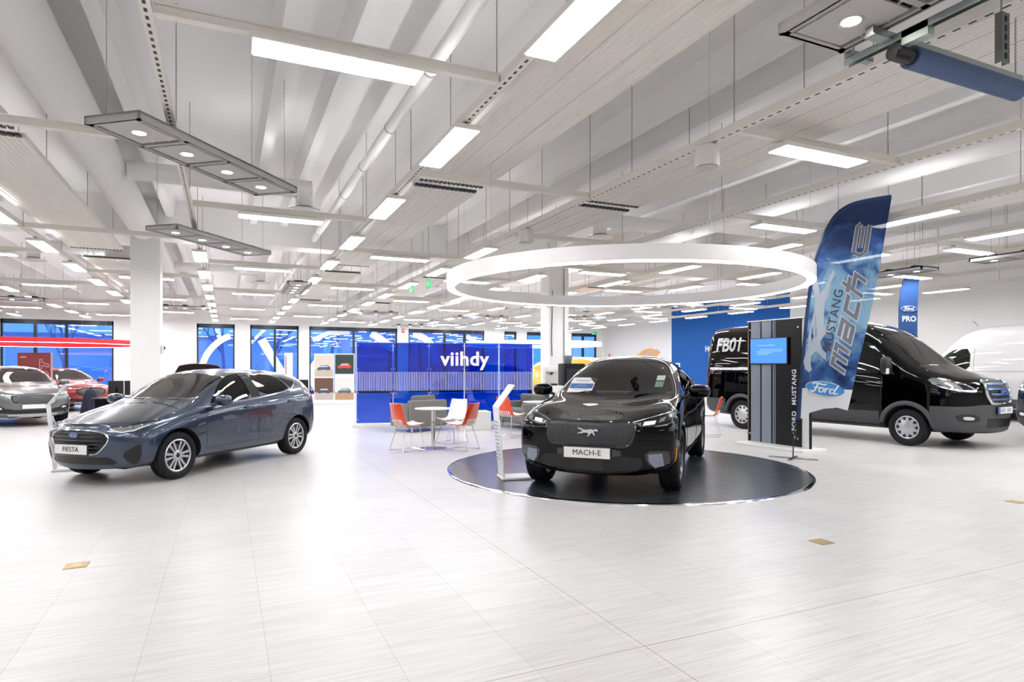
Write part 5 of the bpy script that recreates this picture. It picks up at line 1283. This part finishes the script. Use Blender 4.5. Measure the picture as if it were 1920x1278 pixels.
# ---- blue glass screen
BG = glass_mat('blue acrylic', '#1c82d6', extra=.03, rough=.03)
t = thing('glass_screen', 'blue see-through screen wall with white lettering and stripes', 'screen wall', (2.98, 16.02, 0), R(-13.5))
Wd, Nn = .91, 5; LW = Wd * Nn
mb = MB(); mb.rbox((LW / 2, .10, .04), (LW + .16, .56, .08), .008); mb.build('base', mat('screen base white', '#efefed', .35), t)
FR = Matrix(((1, 0, 0, 0), (0, 0, -1, 0), (0, 1, 0, 0), (0, 0, 0, 1)))    # local XY -> XZ facing -y
for k in range(Nn):
    mb = MB(); mb.box((Wd * (k + .5), -.02, 1.10), (Wd - .012, .012, 2.02)); p = mb.build('glass_panel', BG, t)
    mb = MB()
    for q in range(21): mb.box((Wd * k + .035 + q * .042, -.028, 1.14), (.012, .003, .48))
    mb.build('stripe_print', mat('white stripe', '#e9edf6', .5), p)
    mb = MB()
    for zz in (.18, .85, 1.45, 2.04):
        for ss in (.045, Wd - .045): mb.cyl((Wd * k + ss, -.04, zz), (Wd * k + ss, -.02, zz), .012, 10)
    mb.build('fixing_stud', CHROME, p)
for k, x in enumerate((0, Wd * 3, Wd * 4, LW)):
    mb = MB(); mb.box((x, -.0285, 1.11), (.026, .005, 2.03)); mb.build('edge_post', mat('screen edge', '#cfdcff', .3), t)
mb = MB(); mb.box((LW / 2, -.02, 2.115), (LW, .02, .014)); mb.build('top_rail', mat('screen rail', '#3c56c8', .3), t)
for k in (2, 3, 4):
    mb = MB(); mb.box((Wd * (k + .5), .16, 1.10), (Wd - .03, .010, 2.0)); mb.build('rear_panel', glass_mat('pale blue acrylic', '#d6defc', extra=.02), t)
xform(text_mb('viihdy', size=.50, depth=.012, weight=.014, spacing=1.06), Matrix.Translation((2.74, -.032, 1.70)) @ FR).build('screen_lettering', mat('white letters', '#f4f5f6', .4), t)
# ---- info kiosk with screen
t = thing('info_kiosk', 'black display wall with grey stripes on a white foot', 'display stand', (9.33, 8.66, 0), R(-88))
KB = mat('kiosk gloss black', '#08090c', .25, spec=.25); KG = mat('kiosk stripe grey', '#7e8795', .35, .3)
mb = MB(); mb.rbox((.06, .04, .025), (1.55, .62, .05), .006); mb.build('base', mat('stand white', '#eeeeec', .35), t)
mb = MB(); mb.box((0, 0, 1.22), (1.18, .05, 2.30)); k = mb.build('display_panel', KB, t)
for x0, x1 in ((.05, .24), (.27, .455), (.49, .51), (.525, .54)):
    mb = MB(); mb.box((-.59 + 1.18 * (x0 + x1) / 2, -.027, 1.22), (1.18 * (x1 - x0), .006, 2.29)); mb.build('panel_stripe', KG, k)
mb = MB(); mb.box((-.585, -.01, 1.22), (.025, .07, 2.30)); mb.build('panel_edge', mat('bronze edge', '#6b5d4e', .35, .7), k)
mb = MB(); mb.box((.66, .03, 1.2), (.13, .05, 2.36)); mb.build('white_post', mat('stand white', '#eeeeec', .35), t)
mb = MB(); mb.box((.735, .05, 1.2), (.02, .05, 2.34)); mb.build('post_backing', KB, t)
mb = MB(); mb.box((.03, 0, 2.385), (1.32, .07, .02)); mb.build('top_cap', mat('brushed steel', '#aeb0b3', .25, 1), t)
mb = MB()
for sx in (-.55, .54):
    for zz in (.22, 2.22): mb.cyl((sx, -.035, zz), (sx, -.02, zz), .016, 12)
mb.build('fixing_stud', CHROME, t)
for w_, zz in (('FORD', .53), ('MUSTANG', 1.14)): text('panel_lettering', w_, mat('kiosk ink', '#c9d2dc', .4), t, Matrix.Translation((.46, -.028, zz)) @ FR @ Matrix.Rotation(PI / 2, 4, 'Z'), size=.125, depth=.003, weight=.003, spacing=1.15)
mb = MB(); mb.prism([(x * .07, y * .07) for x, y in HORSE], 0, .003, Matrix.Translation((.46, -.028, .26)) @ FR @ Matrix.Rotation(PI / 2, 4, 'Z')); mb.build('panel_emblem', mat('kiosk ink', '#c9d2dc', .4), t)
t = thing('kiosk_screen', 'flat screen with a blue page mounted on the black display wall', 'screen', (9.268, 8.70, 1.80), R(-88))
mb = MB(); mb.rbox((-.04, .0, 0), (.86, .03, .50), .006); mb.build('screen_case', mat('screen case', '#101216', .3), t)
mb = MB(); mb.box((-.04, -.0165, .005), (.825, .004, .46)); mb.build('screen_picture', mat('screen blue', '#2f74d8', .3, emit='#3f86ea', es=.9), t)
mb = MB()
for z, a, b2 in ((.11, -.26, .16), (.03, -.18, .33), (.0, -.26, .32), (-.03, -.26, .10), (-.06, -.26, .0)): mb.box(((a + b2) / 2 - .04, -.0195, z), (b2 - a, .003, .010))
mb.build('screen_text', mat('screen text pale', '#9cc0f2', .4, emit='#9cc0f2', es=.6), t)
# ---- feather flag
def cloud_mat(name, c0, c1, c2, sc=2.2):
    m = bpy.data.materials.new(name); m.use_nodes = True; tr = m.node_tree; n, l, b = nodes_of(m); b.inputs['Roughness'].default_value = .75
    tc = n.new('ShaderNodeTexCoord'); nz = n.new('ShaderNodeTexNoise'); nz.inputs['Scale'].default_value = sc; nz.inputs['Detail'].default_value = 7; nz.inputs['Roughness'].default_value = .62; nz.inputs['Distortion'].default_value = .9
    cr = n.new('ShaderNodeValToRGB'); cr.color_ramp.elements[0].position = .36; cr.color_ramp.elements[0].color = lin(c0); cr.color_ramp.elements[1].position = .68; cr.color_ramp.elements[1].color = lin(c2); e = cr.color_ramp.elements.new(.52); e.color = lin(c1)
    # paler halo round the horse, dark blue at head and foot of the print
    sp = n.new('ShaderNodeSeparateXYZ'); l.new(tc.outputs['Object'], sp.inputs[0]); mr = n.new('ShaderNodeValToRGB')
    mz = n.new('ShaderNodeMapRange'); mz.inputs[1].default_value = 1.0; mz.inputs[2].default_value = 4.2; l.new(sp.outputs['Z'], mz.inputs[0]); l.new(mz.outputs[0], mr.inputs[0])
    r = mr.color_ramp; r.elements[0].color = (.16, .16, .16, 1); r.elements[1].color = (.05, .05, .05, 1); q = r.elements.new(.2); q.color = (.42, .42, .42, 1); q = r.elements.new(.5); q.color = (.60, .60, .60, 1); q = r.elements.new(.72); q.color = (.36, .36, .36, 1)
    ad = n.new('ShaderNodeMath'); ad.operation = 'ADD'; ad2 = n.new('ShaderNodeMath'); ad2.operation = 'SUBTRACT'; ad2.inputs[1].default_value = .36
    l.new(tc.outputs['Object'], nz.inputs[0]); l.new(nz.outputs['Fac'], ad.inputs[0]); l.new(mr.outputs[0], ad.inputs[1]); l.new(ad.outputs[0], ad2.inputs[0]); l.new(ad2.outputs[0], cr.inputs[0]); l.new(cr.outputs[0], b.inputs['Base Color'])
    tl = n.new('ShaderNodeBsdfTranslucent'); l.new(cr.outputs[0], tl.inputs[0]); mx = n.new('ShaderNodeMixShader'); mx.inputs[0].default_value = .35; l.new(b.outputs[0], mx.inputs[1]); l.new(tl.outputs[0], mx.inputs[2])
    tp = n.new('ShaderNodeBsdfTransparent'); m2 = n.new('ShaderNodeMixShader'); m2.inputs[0].default_value = .12; l.new(mx.outputs[0], m2.inputs[1]); l.new(tp.outputs[0], m2.inputs[2]); l.new(m2.outputs[0], n['Material Output'].inputs[0])
    return m
def bend(u, z): return .035 * math.sin(z * 2.1 + u * 2.2) * min(1, u * 1.6)
def sheet_poly(poly, name, m, parent, th=.004, off=0, step=.10):
    bm = bmesh.new(); bm.faces.new([bm.verts.new((p[0], 0, p[1])) for p in poly])
    for ax in (0, 2):
        vals = [p[0 if ax == 0 else 1] for p in poly]; n = int((max(vals) - min(vals)) / step)
        for i in range(1, n + 1):
            co = [0, 0, 0]; no = [0, 0, 0]; co[ax] = min(vals) + (max(vals) - min(vals)) * i / (n + 1); no[ax] = 1
            bmesh.ops.bisect_plane(bm, geom=bm.verts[:] + bm.edges[:] + bm.faces[:], plane_co=co, plane_no=no)
    bm.verts.index_update(); V = [v.co.copy() for v in bm.verts]; N = len(V); F = [[v.index for v in f.verts] for f in bm.faces]
    E = [(e.verts[0].index, e.verts[1].index) for e in bm.edges if len(e.link_faces) == 1]; bm.free()
    for p in V: p.x, p.z = on_cloth(p.x, p.z)
    mb = MB(); mb.add([(p.x, off - th / 2 + bend(p.x, p.z), p.z) for p in V] + [(p.x, off + th / 2 + bend(p.x, p.z), p.z) for p in V], F + [[i + N for i in f[::-1]] for f in F] + [(a, b, b + N, a + N) for a, b in E])
    return mb.build(name, m, parent, True)
FLAGMAP = [True]
def on_cloth(x, z):      # outline measured square-on -> the cloth as it stands turned
    if not FLAGMAP[0]: return x, z
    q = .447 + x / 10.3; u = (10.3 * q - 4.606) / (.8135 + .581 * q)
    return u, 1.5 + (z - 1.5) * (10.3 - .581 * u) / 10.3
def drape(mb, off):      # lay lettering on the cloth
    o = []
    for x, y, z in mb.v:
        u, w = on_cloth(x, z); o.append((u, y + bend(u, w) + off, w))
    mb.v = o; return mb
t = thing('feather_flag', 'tall blue feather flag with horse and oval badge beside the turntable', 'flag', (8.46, 7.47, 0), R(-60))
L_ = [(.115, 1.16), (.14, 1.395), (.184, 1.92), (.254, 2.62), (.341, 3.14), (.472, 3.58), (.595, 3.84), (.734, 4.02), (.944, 4.15), (1.207, 4.22), (1.62, 4.263)]
Rr_ = [(1.58, 4.02), (1.469, 3.406), (1.338, 2.707), (1.163, 1.92), (1.005, 1.235)]
sheet_poly(L_ + Rr_ + [(.985, 1.13), (.55, 1.145)], 'flag_cloth', cloud_mat('flag print', '#142f63', '#3763a0', '#95bdd3'), t)
sheet_poly([(.115, 1.16), (.55, 1.145), (.985, 1.13), (.90, .79), (.726, .835), (.507, .818), (.2886, .757), (.16, .67), (.095, .64)], 'flag_foot', mat('flag white', '#e9eaec', .7), t)
sl = [(.075, .64)] + [(p[0] - .012, p[1]) for p in L_[:-1]] + [(1.60, 4.29)]
mb = MB(); ribbon(mb, [(p.x, p.y) for p in spline([(a, b, 0) for a, b in sl], 4)], .06, -.004, .004, Matrix(((1, 0, 0, .02), (0, 0, 1, 0), (0, 1, 0, 0), (0, 0, 0, 1)))); drape(mb, -.001); mb.build('flag_sleeve', mat('sleeve blue', '#17386f', .7), t)
mb = MB(); mb.tube([(0, 0, .02), (.01, 0, .35), (.06, 0, .75)] + [(on_cloth(*p)[0] - .005, bend(*on_cloth(*p)), on_cloth(*p)[1]) for p in L_[:9]], .010, 8); mb.build('flag_pole', mat('pole black', '#17181a', .4), t, True)
mb = MB(); mb.rbox((.0, 0, .008), (.75, .06, .016), .003); mb.rbox((.0, 0, .008), (.06, .55, .016), .003); mb.build('cross_foot', mat('brushed steel', '#aeb0b3', .25, 1), t)
def on_flag(mb, x, z, ang, off=-.006): return drape(xform(mb, Matrix.Translation((x, 0, z)) @ FR @ Matrix.Rotation(R(ang), 4, 'Z')), off)
INKD = mat('flag ink dark', '#2f3a52', .6); INKG = mat('flag ink grey', '#6c6f78', .5); INKP = mat('flag ink pale', '#c4ccd6', .6)
on_flag(text_mb('MUSTANG', size=.205, depth=.002, spacing=1.12, weight=.001), .665, 2.27, 79).build('flag_lettering', INKD, t)
def mach_mb(w):
    'four squared slanting letters'
    mb = MB(); segs = [((0, 0), (0, 1)), ((0, 1), (1.3, 1)), ((1.3, 1), (1.3, 0)), ((.65, 1), (.65, 0)),
        ((1.95, 1), (2.95, 1)), ((2.95, 1), (2.95, 0)), ((2.95, 0), (1.95, 0)), ((1.95, 0), (1.95, .5)), ((1.95, .5), (2.95, .5)),
        ((4.5, 1), (3.6, 1)), ((3.6, 1), (3.6, 0)), ((3.6, 0), (4.5, 0)), ((5.1, 1.6), (5.1, 0)), ((5.1, .8), (6.1, .8)), ((6.1, .8), (6.1, 0)), ((4.85, 1.2), (5.6, 1.2))]
    sx, sy, sh = .250, .195, .42
    for (a, b), (c, d) in segs:
        a, c, b, d = (a - 3.05) * sx, (c - 3.05) * sx, (b - .5) * sy, (d - .5) * sy
        L = math.hypot(c - a, d - b); ux, uy = (c - a) / L * w / 2, (d - b) / L * w / 2
        q = [(a - ux - uy, b - uy + ux), (a - ux + uy, b - uy - ux), (c + ux + uy, d + uy - ux), (c + ux - uy, d + uy + ux)]
        mb.prism([(x + sh * y, y) for x, y in q], 0, .002)
    return mb
on_flag(mach_mb(.098), .91, 2.24, 77, -.005).build('letter_outline', INKP, t)
on_flag(mach_mb(.064), .91, 2.24, 77, -.008).build('flag_lettering', INKG, t)
def glyph_e(w):
    mb = MB()
    for pts in ([(-.30, .12), (.22, .12), (.30, .05)], [(-.18, 0), (.26, 0)], [(-.30, .12), (-.33, -.02), (-.24, -.12), (.30, -.12)]): ribbon(mb, pts, w, 0, .002)
    return mb
on_flag(xform(glyph_e(.095), Matrix.Diagonal((.82, .82, 1, 1))), 1.13, 3.60, 80, -.005).build('letter_outline', INKP, t); on_flag(xform(glyph_e(.062), Matrix.Diagonal((.82, .82, 1, 1))), 1.13, 3.60, 80, -.008).build('flag_lettering', INKG, t)
hs = [(x * .86, y * .56) for x, y in HORSE]
mb = MB(); mb.prism([(-x, y) for x, y in hs][::-1], 0, .002); on_flag(xform(mb, Matrix.Diagonal((-1, 1, 1, 1)) @ Matrix.Rotation(0, 4, 'Z')), .44, 2.26, 82, -.004).build('horse_print', mat('horse print', '#aab4bf', .6), t)
_u, _w = on_cloth(.53, 1.145)
ov = oval_badge('oval_print', t, Matrix.Translation((_u, -.012 + bend(_u, _w), _w)) @ FR @ Matrix.Rotation(R(-9), 4, 'Z'), .58, mat('oval blue', '#3d86c6', .5), mat('oval white', '#f2f4f6', .5))
# ---- small navy flag between the vans
FLAGMAP[0] = False
t = thing('feather_flag', 'narrow navy feather flag with white oval standing between the vans', 'flag', (15.55, 10.45, 0), R(-24.46))
mb = MB(); P = [(0, .9), (0, 3.0), (.04, 3.45), (.12, 3.72), (.26, 3.88), (.52, 3.94), (.50, 3.3), (.46, 2.4), (.42, .9)]
sheet_poly(P, 'flag_cloth', mat('navy flag', '#234f8c', .7), t, step=.2)
mb = MB(); mb.tube([(0, .01, .02), (0, .01, 3.0), (.04, .01, 3.45), (.12, .01, 3.72), (.26, .01, 3.88)], .010, 8); mb.build('flag_pole', mat('pole black', '#17181a', .4), t, True)
mb = MB(); mb.rbox((0, 0, .01), (.5, .5, .02), .004); mb.build('foot_plate', mat('brushed steel', '#aeb0b3', .25, 1), t)
oval_badge('oval_print', t, Matrix.Translation((.24, -.02 + bend(.24, 2.95), 2.98)) @ FR, .40, mat('navy flag', '#234f8c', .7), mat('oval white', '#f2f4f6', .5))
on_flag(text_mb('PRO', size=.19, depth=.002, weight=.006), .25, 2.72, 0, -.008).build('flag_lettering', mat('oval white', '#f2f4f6', .5), t)
# ---- dark red board by the red car
t = thing('red_board', 'dark red gloss display board standing beside the red car', 'display board', (-5.68, 25.1, 0), R(-24.46))
mb = MB(); mb.rbox((0, 0, .02), (1.2, .4, .04), .005); mb.build('base', mat('stand white', '#eeeeec', .35), t)
mb = MB(); mb.box((0, 0, 1.0), (1.10, .05, 1.94)); mb.build('board_panel', mat('board red', '#7a0f1e', .15, coat=.8), t)
mb = MB(); mb.box((.545, 0, 1.0), (.03, .06, 1.95)); mb.build('board_edge', mat('board edge', '#b08d86', .4), t)
outl = MB()
for pts in ([(-.18, .16), (-.28, .10), (-.28, .02), (-.10, .02), (-.06, -.03), (-.12, -.12), (-.30, -.12)], [(-.18, .16), (.02, .16), (.02, .09)], [(.05, .16), (.34, .16)], [(.05, .09), (.14, .09), (.08, -.14), (.16, -.14), (.24, .09), (.34, .09), (.34, .16)]): ribbon(outl, pts, .025, 0, .004)
xform(outl, Matrix.Translation((.34, -.028, 1.42)) @ FR @ Matrix.Rotation(R(90), 4, 'Z')).build('board_lettering', mat('board ink', '#c99aa0', .4), t)
mb = MB(); mb.box((-.36, -.027, 1.83), (.20, .004, .04)); mb.build('board_print', mat('board ink', '#c99aa0', .4), t)
# ---- photo posters and totem by the windows
def poster_pic(mb_par, x, z, w, h, bg, fl, bodyc, parent, pale=False):
    m1 = MB(); m1.box((x, -.027, z), (w, .004, h)); o = m1.build('photo_print', mat('photo ' + bg, bg, .4), parent)
    m1 = MB(); m1.box((x, -.0295, z - h * .33), (w, .002, h * .34)); m1.build('photo_ground', mat('photo ' + fl, fl, .5), o)
    k = w * .36
    shp = [(-1, -.25), (-.98, .02), (-.72, .12), (-.42, .42), (.55, .46), (.86, .20), (.98, .10), (1, -.22), (.78, -.26), (.70, -.36), (.54, -.36), (.46, -.26), (-.46, -.26), (-.54, -.36), (-.72, -.36), (-.80, -.26)]
    m1 = MB(); m1.prism([(px * k, py * k) for px, py in shp], 0, .002, Matrix.Translation((x, -.0305, z - h * .10)) @ FR); m1.build('pictured_vehicle', mat('photo ' + bodyc, bodyc, .4), o)
    m1 = MB(); m1.prism([(px * k, py * k) for px, py in [(-.66, .12), (-.38, .36), (.46, .38), (.68, .16)]], 0, .002, Matrix.Translation((x, -.0328, z - h * .10)) @ FR); m1.build('pictured_window', mat('photo #aeb8c2', '#aeb8c2', .4), o)
t = thing('poster_stand', 'white stand with four vehicle photographs left of the blue screen', 'poster stand', (3.35, 27.0, 0), R(-22))
mb = MB(); mb.rbox((.80, .05, .05), (1.75, .5, .10), .008); mb.build('base', mat('stand white', '#eeeeec', .35), t)
for x in (.36, 1.20):
    mb = MB(); mb.box((x, 0, 1.08), (.80, .05, 1.96)); mb.build('poster_panel', mat('poster white', '#e6e4e0', .45), t)
poster_pic(None, .36, 1.55, .76, .90, '#cfc7bb', '#b9aea0', '#46525e', t); poster_pic(None, .36, .60, .76, .90, '#5e4335', '#b4a9a6', '#3c4350', t)
poster_pic(None, 1.20, 1.62, .76, .80, '#1e3530', '#20302c', '#c83a32', t); poster_pic(None, 1.20, .60, .76, .90, '#dcd8d3', '#a8866a', '#51636f', t)
t = thing('white_totem', 'slim white totem sign standing before the windows', 'sign', (2.30, 26.9, 0), R(-20))
mb = MB(); mb.rbox((0, 0, .02), (.45, .35, .04), .005); mb.build('base', mat('stand white', '#eeeeec', .35), t)
mb = MB(); mb.rbox((0, 0, 1.05), (.32, .05, 2.05), .006); mb.build('totem_panel', mat('poster white', '#e6e4e0', .45), t)
mb = MB(); mb.box((-.10, -.027, 1.2), (.04, .004, 1.5)); mb.build('totem_print', mat('totem ink', '#9a6a62', .5), t)
# ---- draped stand before the red car
t = thing('draped_stand', 'dark navy cloth draped over a stand before the red car', 'draped stand', (-3.35, 20.25, 0))
mb = MB(); vs = []; n = 36
for zz, rr in ((.90, .07), (.86, .12), (.70, .17), (.40, .22), (.02, .27)):
    vs += [(rr * (1 + .10 * math.sin(a * 7 * 2 * PI / n) * (1 - zz)) * math.cos(2 * PI * a / n), rr * (1 + .10 * math.sin(a * 7 * 2 * PI / n) * (1 - zz)) * math.sin(2 * PI * a / n), zz) for a in range(n)]
fs = [(i * n + k, i * n + (k + 1) % n, (i + 1) * n + (k + 1) % n, (i + 1) * n + k) for i in range(4) for k in range(n)] + [tuple(range(n)), tuple(4 * n + k for k in range(n))]
mb.add(vs, fs); mb.build('navy_cloth', mat('navy cloth', '#12182c', .85), t, True)
mb = MB(); mb.cyl((0, 0, .88), (0, 0, .95), .03, 12); mb.build('stand_top', PLAST, t, True)
# ---- desks with monitors
DESKW = mat('desk white', '#e9e8e5', .4); MONB = mat('monitor black', '#0f1012', .35)
def desk(x, y, rz, lb, w=1.4, DESKW=DESKW):
    t = thing('office_desk', lb, 'desk', (x, y, 0), R(rz))
    mb = MB(); mb.rbox((0, 0, .725), (w, .70, .03), .006); mb.build('desktop', DESKW, t)
    for s in (-1, 1):
        mb = MB(); mb.rbox((s * (w / 2 - .05), 0, .355), (.05, .62, .71), .006); mb.build('leg_panel', DESKW, t)
    mb = MB(); mb.box((0, .28, .45), (w - .12, .02, .45)); mb.build('modesty_panel', DESKW, t)
    return t
def monitor(x, y, z, rz, lb, w=.54):
    t = thing('monitor', lb, 'monitor', (x, y, z), R(rz))
    mb = MB(); mb.rbox((0, 0, .24), (w, .035, .36), .008); mb.build('display', MONB, t)
    mb = MB(); mb.box((0, .035, .13), (.05, .03, .24)); mb.build('stem', MONB, t)
    mb = MB(); mb.rbox((0, .03, .008), (.22, .18, .016), .006); mb.build('foot', MONB, t)
DARKD = mat('desk charcoal', '#24262b', .4)
desk(-2.35, 18.4, -30, 'charcoal desk behind the bonnet of the blue hatchback', 1.2, DARKD)
monitor(-2.52, 18.48, .74, 150, 'black monitor at the left end of the desk by the first pillar', .40)
monitor(-2.08, 18.22, .74, 150, 'black monitor standing nearest to the first pillar')
desk(1.62, 18.0, -20, 'charcoal desk beyond the tail of the blue hatchback', .9, DARKD)
monitor(1.78, 17.95, .74, 160, 'black monitor beyond the tail of the blue hatchback')
PLX = glass_mat('plexi sheet', '#e9f2f6', extra=.05)
for i, (x, y, lb, ls, lm) in enumerate(((16.6, 20.9, 'white service desk before the blue wall nearer the white wall', 'framed clear screen on the service desk nearer the white wall', 'black monitor on the service desk nearer the white wall'),
                                         (18.0, 19.6, 'white service desk before the blue wall beside the black van', 'framed clear screen on the service desk beside the black van', 'black monitor on the service desk beside the black van'))):
    t = desk(x, y, -24, lb, 1.5)
    mb = MB(); mb.box((0, -.33, .37), (1.5, .02, .72)); mb.build('front_panel', DESKW, t)
    s = thing('desk_screen', ls, 'screen', (x - .12, y - .27, .74), R(-24))
    mb = MB()
    for sx in (-.36, .36): mb.box((sx, 0, .46), (.05, .03, .92))
    for zz in (.03, .90): mb.box((0, 0, zz), (.72, .03, .05))
    mb.build('screen_frame', DESKW, s); mb = MB(); mb.box((0, 0, .46), (.67, .006, .83)); mb.build('clear_sheet', PLX, s)
    monitor(x + .45, y - .2, .74, 156, lm, .42)
# ---- coffee corner at the second pillar
t = thing('coffee_cabinet', 'white and navy cabinet before the second pillar', 'cabinet', (8.02, 15.15, 0), R(-10))
mb = MB(); mb.rbox((0, 0, .50), (.62, .50, 1.0), .008); mb.build('body', DESKW, t)
mb = MB(); mb.box((-.20, -.258, .52), (.20, .016, .92)); mb.build('door', mat('navy door', '#1c2c55', .4), t)
mb = MB(); mb.box((.12, -.258, .52), (.38, .016, .92)); d = mb.build('door', DESKW, t); mb = MB(); mb.box((-.03, -.272, .6), (.012, .016, .14)); mb.build('handle', CHROME, d)
t = thing('coffee_machine', 'silver and white coffee machine on the cabinet by the second pillar', 'coffee machine', (8.05, 15.15, 1.0), R(-10))
mb = MB(); mb.rbox((0, .08, .26), (.32, .24, .52), .02); mb.rbox((0, -.06, .44), (.32, .20, .16), .02); mb.build('body', mat('machine white', '#dcdcd8', .3), t, True)
mb = MB(); mb.box((0, -.05, .03), (.28, .22, .05)); mb.cyl((0, -.08, .30), (0, -.08, .37), .03, 12); mb.build('drip_tray', MONB, t)
t = thing('drinks_machine', 'tall black drinks machine right of the white cabinet by the pillar', 'drinks machine', (8.75, 15.25, 0), R(-10))
mb = MB(); mb.rbox((0, 0, .80), (.60, .55, 1.60), .03); mb.build('body', mat('machine black', '#0b0c0d', .6, spec=.2), t, True)
mb = MB(); mb.box((0, -.28, 1.2), (.44, .02, .5)); mb.build('front_panel', mat('machine panel', '#24262b', .3, .3), t)
mb = MB(); mb.lathe([(.001, 1.60), (.10, 1.60), (.13, 1.80), (.12, 1.82), (.001, 1.82)], 20, Mloc((-.1, 0, 0))); mb.build('bean_hopper', mat('hopper smoke', '#5c6068', .2), t, True)
# ---- on the pillars
t = thing('cable_reel', 'red cable reel with black bracket on the second pillar', 'cable reel', (8.52, 16.07, 3.36))
mb = MB(); mb.lathe([(.001, -.07), (.13, -.07), (.13, -.055), (.09, -.05), (.09, .05), (.13, .055), (.13, .07), (.001, .07)], 28, Mloc((-.12, -.14, 0), rx=PI / 2)); mb.build('reel_drum', mat('reel red', '#d22a26', .35), t, True)
mb = MB(); mb.rbox((.04, -.10, .04), (.20, .16, .22), .02); mb.cyl((.02, -.1, .12), (.02, -.1, .36), .01, 8); mb.build('reel_bracket', MONB, t)
mb = MB(); mb.tube([(.0, -.12, -.05), (.01, -.10, -.4), (-.0, -.08, -1.0), (.03, -.06, -1.55)], .014, 8); mb.build('hanging_cable', MONB, t, True)
for (x, y, z, nm, lb, c) in ((8.96, 16.03, 2.3, 'cable_conduit', 'thin grey conduit running up the second pillar', '#9b9893'),):
    mb = MB(); mb.box((x, y, 2.2), (.02, .03, 4.36)); tag(mb.build(nm, mat('conduit grey', c, .5)), lb, 'conduit')
t = thing('wall_thermostat', 'small white control box on the first pillar', 'control box', (-1.325, 16.2, 1.9)); mb = MB(); mb.rbox((.02, 0, 0), (.05, .14, .20), .006); mb.build('box_case', mat('stand white', '#eeeeec', .35), t); mb = MB(); mb.rbox((.055, .0, .03), (.03, .07, .07), .008); mb.build('lens_dome', MONB, t)
t = thing('alarm_sign', 'small red alarm sign on the wall between two windows', 'sign', (8.87, 33.985, 3.50)); mb = MB(); mb.rbox((0, 0, 0), (.16, .02, .22), .004); mb.build('sign_plate', mat('alarm red', '#d2323c', .4), t); mb = MB(); mb.box((0, -.012, .02), (.08, .004, .08)); mb.build('sign_pictogram', mat('white letters', '#f4f5f6', .4), t)
t = thing('alarm_sign', 'small red fire sign on the white side wall', 'sign', (21.785, 33.2, 2.2)); mb = MB(); mb.rbox((0, 0, 0), (.02, .18, .24), .004); mb.build('sign_plate', mat('alarm red', '#d2323c', .4), t); mb = MB(); mb.box((-.012, 0, .02), (.004, .09, .09)); mb.build('sign_pictogram', mat('white letters', '#f4f5f6', .4), t)
# ================================================================ the vehicles in their places
BLACK = mat('black paint', '#060607')
car('hatchback_car', 'blue grey five door hatchback standing on the pale tiles', 'car', FIESTA, (-.37, 11.04), -131.5, 1.02)
car('crossover_car', 'glossy black crossover car standing on the round turntable', 'car', MACHE, (5.48, 7.84, .013), -136, 1.03)
car('panel_van', 'black panel van with white lettering behind the feather flag', 'van', van_spec(BLACK), (12.62, 9.80), -84, 1.02, flags=dict(_bars=1, _letters=1))
car('panel_van', 'black panel van at the right edge with a chrome grille surround', 'van', van_spec(BLACK), (17.28, 6.44), 180, 1.0, flags=dict(_bars=0))
car('panel_van', 'white high roof panel van parked along the white side wall', 'van', van_spec(mat('white van paint', '#c9c9c9', .3, coat=.6), .22), (20.58, 10.56), 90, 1.0, flags=dict(_bars=0, _bulge=1))
SUVG = dict(group=None)
car('suv_car', 'silver suv with mesh grille at the left edge', 'car', suv_spec(metal_paint('silver paint', '#696c6b', .3, .6)), (-5.25, 21.3), -66, .93, flags=dict(_v=0))
car('suv_car', 'bright red suv under the red ring lamp', 'car', suv_spec(metal_paint('red paint', '#8c0d1b', .25, .3), False), (-5.3, 27.2), -56, .90, flags=dict(_v=1))
car('suv_car', 'dark red suv with raised bonnet behind the blue hatchback', 'car', suv_spec(metal_paint('dark red paint', '#8e1420', .25, .3), False), (-.95, 22.75), -82, .86, flags=dict(_v=1, _bonnet=52))
car('suv_car', 'yellow suv with raised bonnet behind the second pillar', 'car', suv_spec(metal_paint('yellow paint', '#d99a1e', .3, .2), False, .10), (11.2, 17.9), -60, 1.05, flags=dict(_v=1, _bonnet=50, _same=1))
car('suv_car', 'charcoal suv cut by the left edge of the picture', 'car', suv_spec(metal_paint('charcoal paint', '#34373b', .3, .5)), (-8.2, 19.6), -50, .95, flags=dict(_v=0))
